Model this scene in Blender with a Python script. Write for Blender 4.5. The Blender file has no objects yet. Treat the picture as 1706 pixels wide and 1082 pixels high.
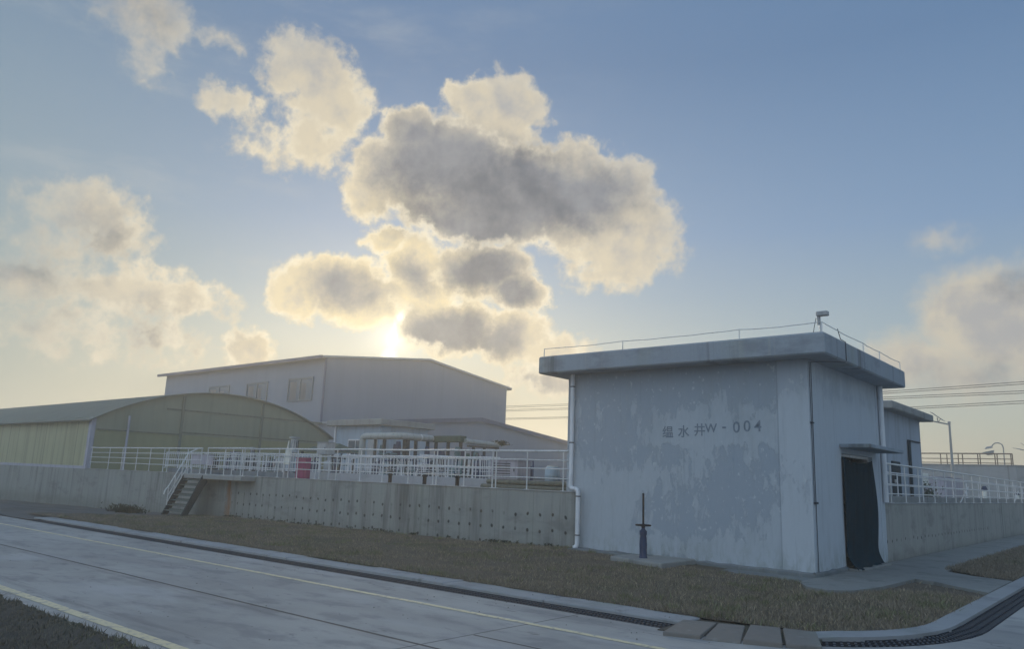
import bpy, math, random
import numpy as np
from mathutils import Vector, Matrix
random.seed(7); np.random.seed(7)
R = math.radians
S = bpy.context.scene
C = S.collection

# ------------------------------------------------------------------ camera
CAM_Z = 1.65
cd = bpy.data.cameras.new('camera'); cam = bpy.data.objects.new('camera', cd); C.objects.link(cam)
cd.sensor_width = 36; cd.lens = 27.034; cd.clip_start = 0.1; cd.clip_end = 5000
rot = Matrix(((0.767661, 0.098367, 0.633262), (0.639808, -0.174121, -0.748550), (0.036631, 0.979799, -0.196602)))
cam.matrix_world = Matrix.Translation((0, 0, CAM_Z)) @ rot.to_4x4()
S.camera = cam

# ------------------------------------------------------------------ exposure
S.view_settings.view_transform = 'Standard'; S.view_settings.look = 'None'
S.view_settings.exposure = 0.0; S.view_settings.gamma = 1.0
S.cycles.max_bounces = 6; S.cycles.volume_bounces = 1
S.cycles.use_denoising = True

# ------------------------------------------------------------------ sky
SUN_AZ, SUN_EL = -49.1, 9.8          # degrees; azimuth from +Y towards +X
w = bpy.data.worlds.new('World'); S.world = w; w.use_nodes = True
nt = w.node_tree; N = nt.nodes; Lk = nt.links; N.clear()
def _in(sock, v):
    if hasattr(v, 'is_linked') or isinstance(v, bpy.types.NodeSocket): Lk.new(v, sock)
    else: sock.default_value = v
def wm(op, a, b=None, c=None, clamp=False):
    n = N.new('ShaderNodeMath'); n.operation = op; n.use_clamp = clamp
    _in(n.inputs[0], a)
    if b is not None: _in(n.inputs[1], b)
    if c is not None: _in(n.inputs[2], c)
    return n.outputs[0]
def wv(op, a, b=None):
    n = N.new('ShaderNodeVectorMath'); n.operation = op; _in(n.inputs[0], a)
    if b is not None: _in(n.inputs[1], b)
    return n.outputs['Value'] if op in ('LENGTH', 'DOT_PRODUCT', 'DISTANCE') else n.outputs['Vector']
def wmix(f, a, b, bt='MIX'):
    n = N.new('ShaderNodeMix'); n.data_type = 'RGBA'; n.blend_type = bt; n.clamp_factor = True
    _in(n.inputs[0], f); _in(n.inputs[6], a); _in(n.inputs[7], b)
    return n.outputs[2]
def wrange(v, a, b, c=0.0, d=1.0, kind='SMOOTHSTEP'):
    n = N.new('ShaderNodeMapRange'); n.interpolation_type = kind; n.clamp = True if kind == 'LINEAR' else n.clamp
    _in(n.inputs[0], v); n.inputs[1].default_value = a; n.inputs[2].default_value = b
    n.inputs[3].default_value = c; n.inputs[4].default_value = d
    return n.outputs[0]
def wnoise(vec, scale, detail, rough=0.5, off=(0, 0, 0)):
    n = N.new('ShaderNodeTexNoise'); n.inputs['Scale'].default_value = scale
    n.inputs['Detail'].default_value = detail; n.inputs['Roughness'].default_value = rough
    Lk.new(wv('ADD', vec, off), n.inputs['Vector'])
    return n.outputs['Fac'], n.outputs['Color']
def wramp(v, stops):
    n = N.new('ShaderNodeValToRGB'); Lk.new(v, n.inputs[0]); e = n.color_ramp.elements
    while len(e) < len(stops): e.new(0.5)
    for k, (p, c) in enumerate(stops): e[k].position = p; e[k].color = (*c, 1)
    return n.outputs[0]
def lin(r, g, b):
    f = lambda c: (c/255/12.92) if c/255 <= .04045 else ((c/255+.055)/1.055)**2.4
    return (f(r), f(g), f(b))

tc = N.new('ShaderNodeTexCoord'); D = wv('NORMALIZE', tc.outputs['Generated'])
sep = N.new('ShaderNodeSeparateXYZ'); Lk.new(D, sep.inputs[0])
az = wm('MULTIPLY', wm('ARCTAN2', sep.outputs[0], sep.outputs[1]), 57.29578)
el = wm('MULTIPLY', wm('ARCSINE', sep.outputs[2]), 57.29578)
sky = N.new('ShaderNodeTexSky'); sky.sky_type = 'NISHITA'; sky.sun_disc = False
sky.sun_elevation = R(SUN_EL); sky.sun_rotation = R(SUN_AZ)
sky.air_density = 1.0; sky.dust_density = 2.0; sky.ozone_density = 2.5
SKY_STRENGTH = 0.12
sunv = (math.cos(R(SUN_EL))*math.sin(R(SUN_AZ)), math.cos(R(SUN_EL))*math.cos(R(SUN_AZ)), math.sin(R(SUN_EL)))
cosang = wv('DOT_PRODUCT', D, sunv)
ang = wm('MULTIPLY', wm('ARCCOSINE', cosang), 57.29578)
# clear air: physical sky evened out towards the soft tones of a thin hazy evening
grad = wramp(wrange(el, 0, 60, 0, 1, 'LINEAR'), [(0, lin(204, 196, 166)), (.07, lin(186, 192, 178)), (.15, lin(158, 178, 186)), (.30, lin(124, 154, 188)), (.5, lin(98, 130, 168)), (1, lin(90, 126, 168))])
phys = wv('SCALE', sky.outputs[0]); phys.node.inputs['Scale'].default_value = SKY_STRENGTH
base = wmix(0.95, phys, grad)
# pale green-grey thin veil towards the west, at the left of the sun
veil = wm('MULTIPLY', wrange(az, -50, -80), wrange(el, 48, 2))
base = wmix(wm('MULTIPLY', veil, .75), base, (*lin(146, 162, 160), 1))
lowveil = wm('MULTIPLY', wrange(el, 14, 2), wrange(ang, 34, 5))
base = wmix(wm('MULTIPLY', lowveil, .8), base, (*lin(214, 206, 178), 1))
back_fill = wrange(sep.outputs[1], .12, -.45)          # unseen sky behind the camera, brightened as fill for the foreground
base = wmix(wm('MULTIPLY', back_fill, .9), base, (.62, .77, .96, 1))
# clouds, laid out by compass direction and height above the horizon
comb = N.new('ShaderNodeCombineXYZ'); Lk.new(az, comb.inputs[0]); Lk.new(el, comb.inputs[1])
P0 = comb.outputs[0]
n1f, n1c = wnoise(D, 7, 3, .5)
n2f, n2c = wnoise(D, 26, 6, .62, (3, 1, 7))
warp = wv('ADD', wv('MULTIPLY', wv('SUBTRACT', n1c, (.5, .5, .5)), (3.6, 2.4, 0)),
          wv('MULTIPLY', wv('SUBTRACT', n2c, (.5, .5, .5)), (2.8, 2.2, 0)))
PW = wv('ADD', P0, warp)
BODY = [(-45.57, 22.59, 6.33, 3.76, 1.1), (-39.81, 20.93, 7.51, 4.25, 1.15), (-34.85, 19.93, 5.81, 3.91, 1.1), (-30.9, 17.73, 4.09, 3.49, 0.85), (-41.75, 27.03, 4.24, 2.73, 1), (-44.21, 27.73, 2.31, 1.48, 0.9), (-48.55, 24.7, 3.09, 2.17, 1), (-50.65, 21.74, 3.43, 2.76, 1), (-52.33, 19.86, 2.25, 1.79, 0.85), (-44.47, 19.85, 6.97, 2.7, 1), (-32.71, 16.43, 4.33, 2.64, 0.65), (-35.63, 23.59, 2.84, 2.13, 0.8), (-31.84, 21.21, 3.01, 2.58, 0.9), (-53.61, 13.87, 3.91, 2.38, 1.05), (-56.09, 12.55, 2.33, 1.93, 0.95), (-51.73, 12.5, 3.95, 2.27, 1), (-50.28, 16.93, 2.07, 1.13, 0.8), (-47.9, 15.44, 3.17, 2.2, 1), (-42.84, 15.3, 5.06, 2.44, 1.05), (-39.54, 13.64, 2.75, 1.61, 0.95), (-45.13, 10.94, 4.28, 2.45, 1.05), (-40.33, 10.48, 3.86, 2.23, 0.95), (-36.89, 9.03, 3.15, 1.87, 0.7), (-47.31, 13.26, 3.61, 2.21, 0.9), (-36.62, 7.26, 5.8, 1.42, 0.55), (-68.63, 29.16, 4.19, 2.33, 0.7), (-68.23, 26.46, 2.08, 2.19, 0.35), (-62.78, 28.66, 1.92, 0.82, 0.3), (-56.74, 28.0, 3.93, 3.13, 0.85), (-55.19, 26.22, 3.6, 3.01, 0.8), (-56.72, 23.54, 3.72, 2.53, 0.65), (-62.32, 25.04, 2.27, 1.4, 0.5), (-58.37, 22.47, 4.29, 1.83, 0.35), (-70.71, 16.41, 4.16, 2.36, 0.6), (-68.87, 14.78, 3.56, 1.75, 0.4), (-72.01, 13.23, 5.33, 2.46, 0.25), (-73.72, 11.2, 3.66, 1.63, 0.6), (-66.76, 11.29, 5.11, 1.91, 0.6), (-63.14, 11.35, 2.9, 1.64, 0.5), (-59.75, 8.34, 2.08, 1.59, 0.75), (-70.3, 8.23, 8.44, 2.31, 0.4), (-8.51, 11.41, 4.0, 3.43, 1.5), (-6.82, 9.95, 3.84, 3.18, 1.4), (-11.61, 8.86, 4.91, 2.16, 1.0), (-8.94, 7.79, 5.64, 2.29, 0.8), (-6.0, 12.14, 2.53, 2.78, 0.85), (-10.43, 16.05, 1.77, 0.78, 0.35), (-14.95, 7.17, 6.27, 1.13, 0.35)]
DARK = [(-45.82, 22.79, 6.33, 3.62, 1.1), (-40.29, 21.13, 8.21, 4.12, 1.15), (-35.33, 20.58, 5.6, 3.25, 1), (-48.05, 24.32, 3.51, 1.89, 0.8), (-43.01, 18.83, 7.89, 2.63, 0.9), (-31.84, 21.21, 2.31, 2.15, 0.5), (-53.13, 13.48, 3.05, 1.95, 0.9), (-50.89, 13.01, 2.65, 1.53, 0.6), (-47.84, 14.56, 2.49, 1.54, 0.7), (-42.61, 15.31, 4.37, 2.13, 1.05), (-40.0, 13.63, 2.3, 1.43, 0.9), (-45.12, 10.72, 4.28, 2.13, 1.1), (-41.23, 10.23, 3.17, 1.7, 0.8), (-68.82, 29.1, 2.65, 1.06, 0.15), (-73.16, 11.87, 3.23, 0.97, 0.3), (-69.78, 14.82, 3.85, 1.74, 0.2), (-9.29, 7.61, 4.34, 1.53, 0.35), (-5.91, 13.25, 1.59, 1.11, 0.4), (-66.47, 8.89, 6.54, 2.39, 0.3), (-37.96, 7.0, 5.81, 1.33, 0.5)]
GLOW = [(-49.07, 10.04, 0.49, 2.2, 0.9), (-48.72, 11.39, 0.71, 0.79, 0.8), (-49.16, 8.71, 1.06, 1.32, 0.8)]
def field(blobs, P):
    acc = None
    for a, e, ra, re, s in blobs:
        d = wv('LENGTH', wv('MULTIPLY', wv('SUBTRACT', P, (a, e, 0)), (1/ra, 1/re, 0)))
        v = wm('MULTIPLY_ADD', d, -s, s*1.05)
        acc = v if acc is None else wm('SMOOTH_MAX', acc, v, .18)
    return acc
n3f, _ = wnoise(D, 55, 8, .62, (9, 2, 4))
n4f, _ = wnoise(D, 11, 7, .58, (1, 8, 2))
tow = wv('SCALE', wv('SUBTRACT', sunv, D)); tow.node.inputs['Scale'].default_value = .045
n5f, _ = wnoise(wv('ADD', D, tow), 11, 7, .58, (1, 8, 2))
relief = wm('MULTIPLY', wm('SUBTRACT', n4f, n5f), 2.2)          # side of each billow turned to the sun
body = wm('ADD', field(BODY, PW), wm('MULTIPLY', wm('SUBTRACT', n3f, .5), .5))
n6f, _ = wnoise(D, 20, 3, .5, (6, 6, 6))
puff = wm('ABSOLUTE', wm('SUBTRACT', n6f, .5))
body = wm('ADD', body, wm('MULTIPLY', wm('SUBTRACT', n4f, .5), .4))
body = wm('ADD', body, wm('MULTIPLY', wm('SUBTRACT', .10, puff), 1.0))
dark = wm('ADD', field(DARK, PW), wm('MULTIPLY', wm('SUBTRACT', n4f, .5), .9))
near = wrange(ang, 30, 18)
asoft = wrange(body, -.08, .80); asharp = wrange(body, .03, .34)
alpha = wm('ADD', wm('MULTIPLY', asharp, near), wm('MULTIPLY', asoft, wm('SUBTRACT', 1, near)))
warmth = wrange(ang, 30, 3)
litc = wmix(warmth, (*lin(206, 198, 180), 1), (*lin(224, 210, 180), 1))
shade = wrange(wm('ADD', wm('MULTIPLY', body, .55), wm('MULTIPLY', relief, -1.0)), .15, .9)
litc = wmix(wm('MULTIPLY', wrange(ang, 13, 4), .6), litc, (*lin(248, 226, 170), 1))
litc = wmix(wm('MULTIPLY', shade, .75), litc, (*lin(158, 162, 170), 1))
darkc = wmix(wrange(wm('ADD', n4f, wm('MULTIPLY', relief, -.6)), .3, .75), (*lin(138, 142, 150), 1), (*lin(86, 95, 110), 1))
dk = wm('MULTIPLY', wrange(wm('ADD', dark, wm('MULTIPLY', relief, -.5)), -.25, .75), wrange(body, .10, .42))
cloudc = wmix(dk, litc, darkc)
rim = wm('MULTIPLY', wm('MULTIPLY', wrange(body, .08, .26), wrange(body, .50, .26)), wrange(ang, 30, 4))
rim = wm('MULTIPLY', rim, wrange(relief, -.25, .35))
cloudc = wmix(wm('MULTIPLY', rim, 1.0), cloudc, (*lin(255, 246, 222), 1))
# thin high wisps
wis, _ = wnoise(wv('MULTIPLY', D, (1, 1, 3.2)), 5, 7, .6, (4, 4, 1))
base = wmix(wm('MULTIPLY', wrange(wis, .48, .78), wm('MULTIPLY', wrange(az, -25, -60), .35)), base, (*lin(186, 190, 190), 1))
thin = wm('MULTIPLY', wm('MULTIPLY', wrange(ang, 14, 30), wrange(az, -24, -40)), wrange(wm('ADD', n4f, wm('MULTIPLY', n3f, .4)), .85, .5))
col = wmix(wm('MULTIPLY', alpha, wm('SUBTRACT', .97, wm('MULTIPLY', thin, .55))), base, cloudc)
# glow of the hidden sun and the gap it burns through
g1 = wm('MULTIPLY', wm('POWER', 2.718, wm('MULTIPLY', ang, -.25)), .12)
glowc = N.new('ShaderNodeVectorMath'); glowc.operation = 'SCALE'; glowc.inputs[0].default_value = (1.0, .90, .62); Lk.new(wm('MULTIPLY', g1, wm('SUBTRACT', 1, wm('MULTIPLY', dk, .7))), glowc.inputs['Scale'])
col = wv('ADD', col, glowc.outputs[0])
g2 = N.new('ShaderNodeVectorMath'); g2.operation = 'SCALE'; g2.inputs[0].default_value = (.75, .70, .54); Lk.new(wm('MULTIPLY', wm('POWER', 2.718, wm('MULTIPLY', ang, -1.1)), wm('SUBTRACT', 1.05, dk)), g2.inputs['Scale'])
col = wv('ADD', col, g2.outputs[0])
gap = wrange(wm('ADD', field(GLOW, wv('ADD', P0, wv('MULTIPLY', warp, (.35, .35, 0)))), wm('MULTIPLY', wm('SUBTRACT', n3f, .5), .8)), .2, .9)
col = wmix(gap, col, (1.5, 1.42, 1.2, 1))
# below the horizon the far ground
col = wmix(wrange(el, -.5, -3), col, (.07, .075, .08, 1))
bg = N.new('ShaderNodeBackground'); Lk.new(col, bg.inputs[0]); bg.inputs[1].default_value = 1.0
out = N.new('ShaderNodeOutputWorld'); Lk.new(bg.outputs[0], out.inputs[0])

# ------------------------------------------------------------------ sun, veiled by the cloud in front of it
sl = bpy.data.lights.new('sun', 'SUN'); sl.energy = 2.0; sl.angle = R(10); sl.color = (1.0, .82, .56)
so = bpy.data.objects.new('sun', sl); C.objects.link(so)
so.rotation_euler = Vector(sunv).to_track_quat('Z', 'Y').to_euler()

# ------------------------------------------------------------------ materials
class M:
    """small node helper: builds one procedural principled material"""
    def __init__(s, name, rough=.8, metal=0.0, spec=.3):
        s.m = bpy.data.materials.new(name); s.m.use_nodes = True
        s.t = s.m.node_tree; s.N = s.t.nodes; s.N.clear()
        s.o = s.N.new('ShaderNodeOutputMaterial'); s.b = s.N.new('ShaderNodeBsdfPrincipled')
        s.t.links.new(s.b.outputs[0], s.o.inputs[0])
        s.b.inputs['Roughness'].default_value = rough; s.b.inputs['Metallic'].default_value = metal
        s.b.inputs['Specular IOR Level'].default_value = spec
        g = s.N.new('ShaderNodeNewGeometry'); s.P = g.outputs['Position']; s.Nrm = g.outputs['Normal']
        sp = s.N.new('ShaderNodeSeparateXYZ'); s.t.links.new(s.P, sp.inputs[0]); s.x, s.y, s.z = sp.outputs
    def i(s, sock, v):
        if isinstance(v, bpy.types.NodeSocket): s.t.links.new(v, sock)
        else: sock.default_value = (*v, 1) if (isinstance(v, tuple) and len(v) == 3 and len(sock.default_value) == 4) else v
    def math(s, op, a, b=None, c=None):
        n = s.N.new('ShaderNodeMath'); n.operation = op; s.i(n.inputs[0], a)
        if b is not None: s.i(n.inputs[1], b)
        if c is not None: s.i(n.inputs[2], c)
        return n.outputs[0]
    def noise(s, sc=(1, 1, 1), detail=4, rough=.55, off=(0, 0, 0), dist=0):
        mp = s.N.new('ShaderNodeMapping'); mp.inputs['Scale'].default_value = sc; mp.inputs['Location'].default_value = off
        s.t.links.new(s.P, mp.inputs[0]); n = s.N.new('ShaderNodeTexNoise'); n.inputs['Scale'].default_value = 1
        n.inputs['Detail'].default_value = detail; n.inputs['Roughness'].default_value = rough; n.inputs['Distortion'].default_value = dist
        s.t.links.new(mp.outputs[0], n.inputs['Vector']); return n.outputs['Fac']
    def rng(s, v, a, b, c=0.0, d=1.0):
        n = s.N.new('ShaderNodeMapRange'); n.interpolation_type = 'SMOOTHSTEP'; s.i(n.inputs[0], v)
        for k, q in zip((1, 2, 3, 4), (a, b, c, d)): n.inputs[k].default_value = q
        return n.outputs[0]
    def mix(s, f, a, b, bt='MIX'):
        n = s.N.new('ShaderNodeMix'); n.data_type = 'RGBA'; n.blend_type = bt
        s.i(n.inputs[0], f); s.i(n.inputs[6], a); s.i(n.inputs[7], b); return n.outputs[2]
    def color(s, c): s.i(s.b.inputs['Base Color'], c); return s
    def bump(s, h, strength=.3, dist=.02):
        n = s.N.new('ShaderNodeBump'); n.inputs['Strength'].default_value = strength; n.inputs['Distance'].default_value = dist
        s.i(n.inputs['Height'], h); s.t.links.new(n.outputs[0], s.b.inputs['Normal']); return s

def simple(name, c, rough=.6, metal=0.0, var=.25, scale=6, bump=0.0, spec=.3):
    """plain paint or metal with uneven tone, grime streaks and slight relief"""
    m = M(name, rough, metal, spec)
    n = m.noise((scale,)*3, 5); s2 = m.noise((scale*2.5, scale*2.5, scale*.35), 4, off=(3, 1, 2))
    d = tuple(q*(1-var) for q in c); l = tuple(min(1, q*(1+var*.6)) for q in c)
    m.color(m.mix(m.rng(s2, .45, .75, 0, .7), m.mix(n, d, l), tuple(q*.55 for q in c)))
    m.i(m.b.inputs['Roughness'], m.math('MULTIPLY_ADD', n, .3, rough-.15))
    if bump: m.bump(n, bump)
    return m.m

def m_render():      # flaking lime-washed render on the valve house
    m = M('peeling_render', .9, spec=.2)
    low = m.noise((.9, .9, .8), 3, .5, (4, 0, 2)); st = m.noise((5.0, 5.0, 2.0), 8, .72, (1, 5, 0), .3); fine = m.noise((18, 18, 7), 6, .68)
    v = m.math('ADD', m.math('MULTIPLY', low, .62), m.math('ADD', m.math('MULTIPLY', st, .88), m.math('MULTIPLY', fine, .3)))
    # weathered band below the eaves and the flaked field low on the front, as on the wall itself
    top = m.rng(m.z, 3.15, 3.75, 0, .22)
    def blob(x, z, rx, rz, k):
        dx = m.math('DIVIDE', m.math('SUBTRACT', m.x, x), rx); dz = m.math('DIVIDE', m.math('SUBTRACT', m.z, z), rz)
        r = m.math('SQRT', m.math('ADD', m.math('MULTIPLY', dx, dx), m.math('MULTIPLY', dz, dz)))
        return m.rng(r, .5, 1.3, k, 0)
    v = m.math('ADD', v, top)
    for a in ((-7.2, 1.25, 1.6, .8, .13), (-6.6, 2.25, .9, .35, .14), (-8.5, 2.25, .7, .3, .10), (-7.4, 2.75, 1.7, .3, -.10), (-10, 1.2, .9, .9, -.14), (-7.5, .35, 2.4, .25, -.12), (-9.8, 2.6, 1, .9, .08)):
        v = m.math('ADD', v, blob(*a))
    side = m.math('ADD', m.rng(m.x, -5.875, -5.865, 0, -.09), m.rng(m.x, -5.30, -5.255, 0, -.10))    # fewer dark patches on the corner pier and door side
    v = m.math('ADD', v, side)
    msk = m.rng(v, .92, .985)
    light = m.mix(fine, (.37, .43, .485), (.46, .52, .565)); dark = m.mix(fine, (.305, .365, .43), (.35, .41, .47))
    col = m.mix(msk, light, dark)
    col = m.mix(m.rng(m.x, -5.876, -5.866, 0, .32), col, (.56, .62, .68))     # paler tone over the corner pier and door side
    blotch = m.noise((2.2, 2.2, .5), 5, .6, (7, 7, 7))
    col = m.mix(m.rng(blotch, .5, .75, 0, .35), col, (.30, .34, .36))
    drip = m.noise((13, 13, .55), 5, .6, (7, 3, 1)); col = m.mix(m.rng(drip, .54, .74, 0, .35), col, (.25, .30, .35))
    seam = m.rng(m.math('ABSOLUTE', m.math('SUBTRACT', m.x, -5.872)), .018, .006); col = m.mix(m.math('MULTIPLY', seam, .35), col, (.19, .23, .29))
    chips = m.rng(m.noise((9, 9, 6), 6, .7, (8, 1, 5)), .60, .64, 0, .7); col = m.mix(m.math('MULTIPLY', chips, m.rng(v, .80, .95)), col, (.53, .585, .61))
    foot = m.math('MULTIPLY', m.rng(m.z, .75, .05), m.rng(st, .42, .6))
    col = m.mix(m.math('MULTIPLY', foot, .45), col, (.20, .24, .22))
    m.color(col)
    h = m.math('ADD', m.math('MULTIPLY', msk, -1.0), m.math('MULTIPLY', fine, .6))
    return m.bump(h, .5, .012).m

def m_concrete(name, holes=None, base=((.225, .25, .25), (.34, .365, .35)), tint=None, axis='x', seams=0.0, streak=.85):
    m = M(name, .92, spec=.2)
    u = m.x if axis == 'x' else m.y
    big = m.noise((.5, .5, .7), 4, .55); st = m.noise((3.2, 3.2, .22), 6, .65, (2, 2, 0)); fine = m.noise((22, 22, 14), 5, .6)
    col = m.mix(big, *base)
    col = m.mix(m.math('MULTIPLY', m.rng(st, .45, .70, 0, streak), m.rng(m.noise((.3, .3, .15), 3, .6, (1, 6, 2)), .38, .6, .25, 1)), col, tuple(q*.38 for q in base[0]))
    col = m.mix(m.rng(m.noise((.9, .9, 2.2), 5, .65, (3, 7, 1)), .5, .68, 0, .45), col, tuple(q*.5 for q in base[0]))
    col = m.mix(m.rng(m.noise((1.1, 1.1, .18), 5, .6, (9, 4, 0)), .52, .74, 0, .5), col, (.30, .345, .31))
    st2 = m.noise((9, 9, .3), 5, .6, (5, 8, 0))
    col = m.mix(m.rng(st2, .55, .75, 0, .4), col, (.42, .44, .42))
    wide = m.math('MULTIPLY', m.rng(m.noise((1.5, 1.5, .08), 4, .7, (4, 4, 9), .4), .56, .66), m.rng(m.noise((.22, .22, .1), 2, .5, (2, 9, 9)), .38, .52))
    col = m.mix(m.math('MULTIPLY', wide, .65), col, (.10, .115, .12))
    foot = m.math('MULTIPLY', m.rng(m.z, .35, -.2), .5)
    col = m.mix(foot, col, (.13, .15, .13))
    col = m.mix(m.math('MULTIPLY', fine, .35), col, (.20, .22, .22))
    h = fine
    if holes:
        s, x0, x1, rows = holes
        k = m.math('DIVIDE', u, s); fr = m.math('SUBTRACT', m.math('FRACT', m.math('ADD', k, 500)), .5); fx = m.math('MULTIPLY', fr, s)
        inr = m.math('MULTIPLY', m.math('GREATER_THAN', u, x0), m.math('LESS_THAN', u, x1))
        for zr in rows:
            dz = m.math('ADD', m.math('SUBTRACT', m.z, zr), m.math('MULTIPLY', m.math('SUBTRACT', m.noise((2.6, 2.6, 0), 1, .5, (zr*5, 1, 0)), .5), .16)); r = m.math('SQRT', m.math('ADD', m.math('MULTIPLY', fx, fx), m.math('MULTIPLY', m.math('MULTIPLY', dz, .9), m.math('MULTIPLY', dz, .9))))
            dot = m.math('MULTIPLY', m.rng(m.math('ADD', r, m.math('MULTIPLY', m.noise((7, 7, 7), 2, .5), .03)), .062, .042), inr)
            run = m.math('MULTIPLY', m.math('MULTIPLY', m.rng(m.math('ABSOLUTE', fx), .05, .015), m.rng(dz, -.55, -.02)), m.math('LESS_THAN', dz, 0))
            run = m.math('MULTIPLY', m.math('MULTIPLY', run, inr), m.rng(m.noise((2.1, .1, .1), 2, .5, (zr*9, 0, 0)), .5, .62))
            col = m.mix(m.math('MULTIPLY', run, .35), col, (.09, .10, .10))
            dot = m.math('MULTIPLY', dot, m.rng(m.noise((1.7, 1.7, 3), 1, .5, (zr*7, 3, 0)), .36, .44, .25, 1))
            col = m.mix(m.math('MULTIPLY', dot, .92), col, (.03, .035, .04))
            h = m.math('SUBTRACT', h, m.math('MULTIPLY', dot, 2))
    if seams:
        fr = m.math('ABSOLUTE', m.math('SUBTRACT', m.math('FRACT', m.math('ADD', m.math('DIVIDE', u, seams), 500.3)), .5))
        sm = m.rng(fr, .012/seams, .0)
        col = m.mix(m.math('MULTIPLY', sm, .55), col, (.10, .11, .12)); h = m.math('SUBTRACT', h, sm)
    if tint:       # a rust run below the stair end
        x, wd = tint
        d = m.math('ABSOLUTE', m.math('SUBTRACT', u, x))
        d = m.math('ADD', d, m.math('MULTIPLY', m.math('SUBTRACT', m.noise((2, 2, 2.5), 4, .7), .5), .4))
        col = m.mix(m.math('MULTIPLY', m.rng(d, wd, wd*.15, 0, .9), m.rng(m.noise((14, 14, 1.2), 4, .7), .32, .6)), col, m.mix(fine, (.20, .09, .045), (.33, .17, .08)))
    m.color(col)
    return m.bump(h, .4, .01).m

def m_road():
    m = M('road_concrete', .9, spec=.1)
    big = m.noise((.22, .5, 1), 5, .6); mid = m.noise((1.3, 2.4, 1), 5, .6, (3, 3, 0)); fine = m.noise((40, 40, 40), 4, .6)
    col = m.mix(m.rng(big, .3, .7), (.29, .295, .29), (.44, .445, .43))
    col = m.mix(m.rng(mid, .48, .66, 0, .6), col, (.21, .22, .23))
    pale = m.rng(m.noise((.35, .9, 1), 4, .6, (11, 2, 0)), .52, .68, 0, .55)
    col = m.mix(pale, col, (.48, .49, .50))
    stain = m.rng(m.noise((1.1, 5, 1), 6, .7, (2, 9, 0), 1.0), .62, .7, 0, .6)
    col = m.mix(stain, col, (.15, .16, .18))
    # wheel tracks and the darker margin by the drain
    tr = m.rng(m.math('ABSOLUTE', m.math('SUBTRACT', m.y, 6.6)), .7, .1, 0, .2)
    col = m.mix(tr, col, (.21, .22, .235))
    col = m.mix(m.math('MULTIPLY', fine, .3), col, (.18, .18, .19))
    tm = m.math('MULTIPLY', m.rng(m.math('ABSOLUTE', m.math('SUBTRACT', m.math('ABSOLUTE', m.math('SUBTRACT', m.math('ADD', m.y, m.math('MULTIPLY', m.noise((.12, 0, 0), 1, .5), .5)), 5.1)), .72)), .16, .05), m.rng(m.noise((.5, 6, 1), 5, .7, (3, 8, 1)), .42, .62, 0, .4))
    col = m.mix(tm, col, (.15, .155, .165))
    oil = m.rng(m.noise((1.0, 1.6, 1), 3, .75, (21, 4, 0)), .66, .72, 0, .55); col = m.mix(oil, col, (.12, .12, .125))
    spots = m.rng(m.noise((6, 8, 1), 3, .7, (2, 4, 0)), .68, .74, 0, .5); col = m.mix(spots, col, (.14, .14, .145))
    # joints sawn into the slabs
    def line(v, at, wd, wob=.03):
        d = m.math('ABSOLUTE', m.math('ADD', m.math('SUBTRACT', v, at), m.math('MULTIPLY', m.math('SUBTRACT', m.noise((1.5, 1.5, 0), 4, .6), .5), wob)))
        return m.rng(d, wd, wd*.4)
    j = line(m.y, 5.68, .034)
    j = m.math('MULTIPLY', j, 1.0)
    j = m.math('MAXIMUM', j, m.math('MULTIPLY', line(m.y, 6.45, .026), m.math('GREATER_THAN', m.x, -5.83)))
    for xx in (-5.85, -12.9, -19.9, -27.0, 1.2): j = m.math('MAXIMUM', j, m.math('MULTIPLY', line(m.x, xx, .018), .75 if xx == -5.85 else .35))
    crack = m.math('MULTIPLY', line(m.y, 8.05, .012, .25), m.rng(m.noise((.8, 0, 0), 3, .5, (5, 0, 0)), .45, .55, 0, .5))
    j = m.math('MAXIMUM', j, crack)
    cr = m.N.new('ShaderNodeTexVoronoi'); cr.feature = 'DISTANCE_TO_EDGE'; cr.inputs['Scale'].default_value = .32
    mp = m.N.new('ShaderNodeMapping'); m.t.links.new(m.P, mp.inputs[0])
    vv = m.N.new('ShaderNodeVectorMath'); vv.operation = 'ADD'; nn = m.N.new('ShaderNodeTexNoise'); nn.inputs['Scale'].default_value = 2.2; m.t.links.new(m.P, nn.inputs['Vector'])
    m.t.links.new(mp.outputs[0], vv.inputs[0]); m.t.links.new(nn.outputs['Color'], vv.inputs[1]); m.t.links.new(vv.outputs[0], cr.inputs['Vector'])
    cm = m.math('MULTIPLY', m.rng(cr.outputs['Distance'], .008, .001), m.rng(m.noise((.3, .5, 1), 2, .5, (8, 8, 8)), .55, .62, 0, .35))
    j = m.math('MAXIMUM', j, cm)
    col = m.mix(m.math('MULTIPLY', j, .85), col, (.05, .05, .055))
    m.color(col); m.i(m.b.inputs['Roughness'], m.math('MULTIPLY_ADD', mid, .15, .8))
    return m.bump(m.math('SUBTRACT', m.math('ADD', m.math('MULTIPLY', fine, .5), mid), m.math('MULTIPLY', j, 2)), .3, .008).m

def m_soil(name, a, b, c):
    m = M(name, 1.0, spec=.1)
    n = m.noise((.9, .9, .9), 6, .65); f = m.noise((25, 25, 25), 5, .7); g = m.noise((.35, .5, 1), 4, .6, (5, 1, 0))
    col = m.mix(n, a, b); col = m.mix(m.rng(g, .48, .66, 0, .6), col, c); col = m.mix(m.math('MULTIPLY', f, .55), col, tuple(q*.35 for q in a))
    m.color(col); return m.bump(f, .8, .03).m

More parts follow.
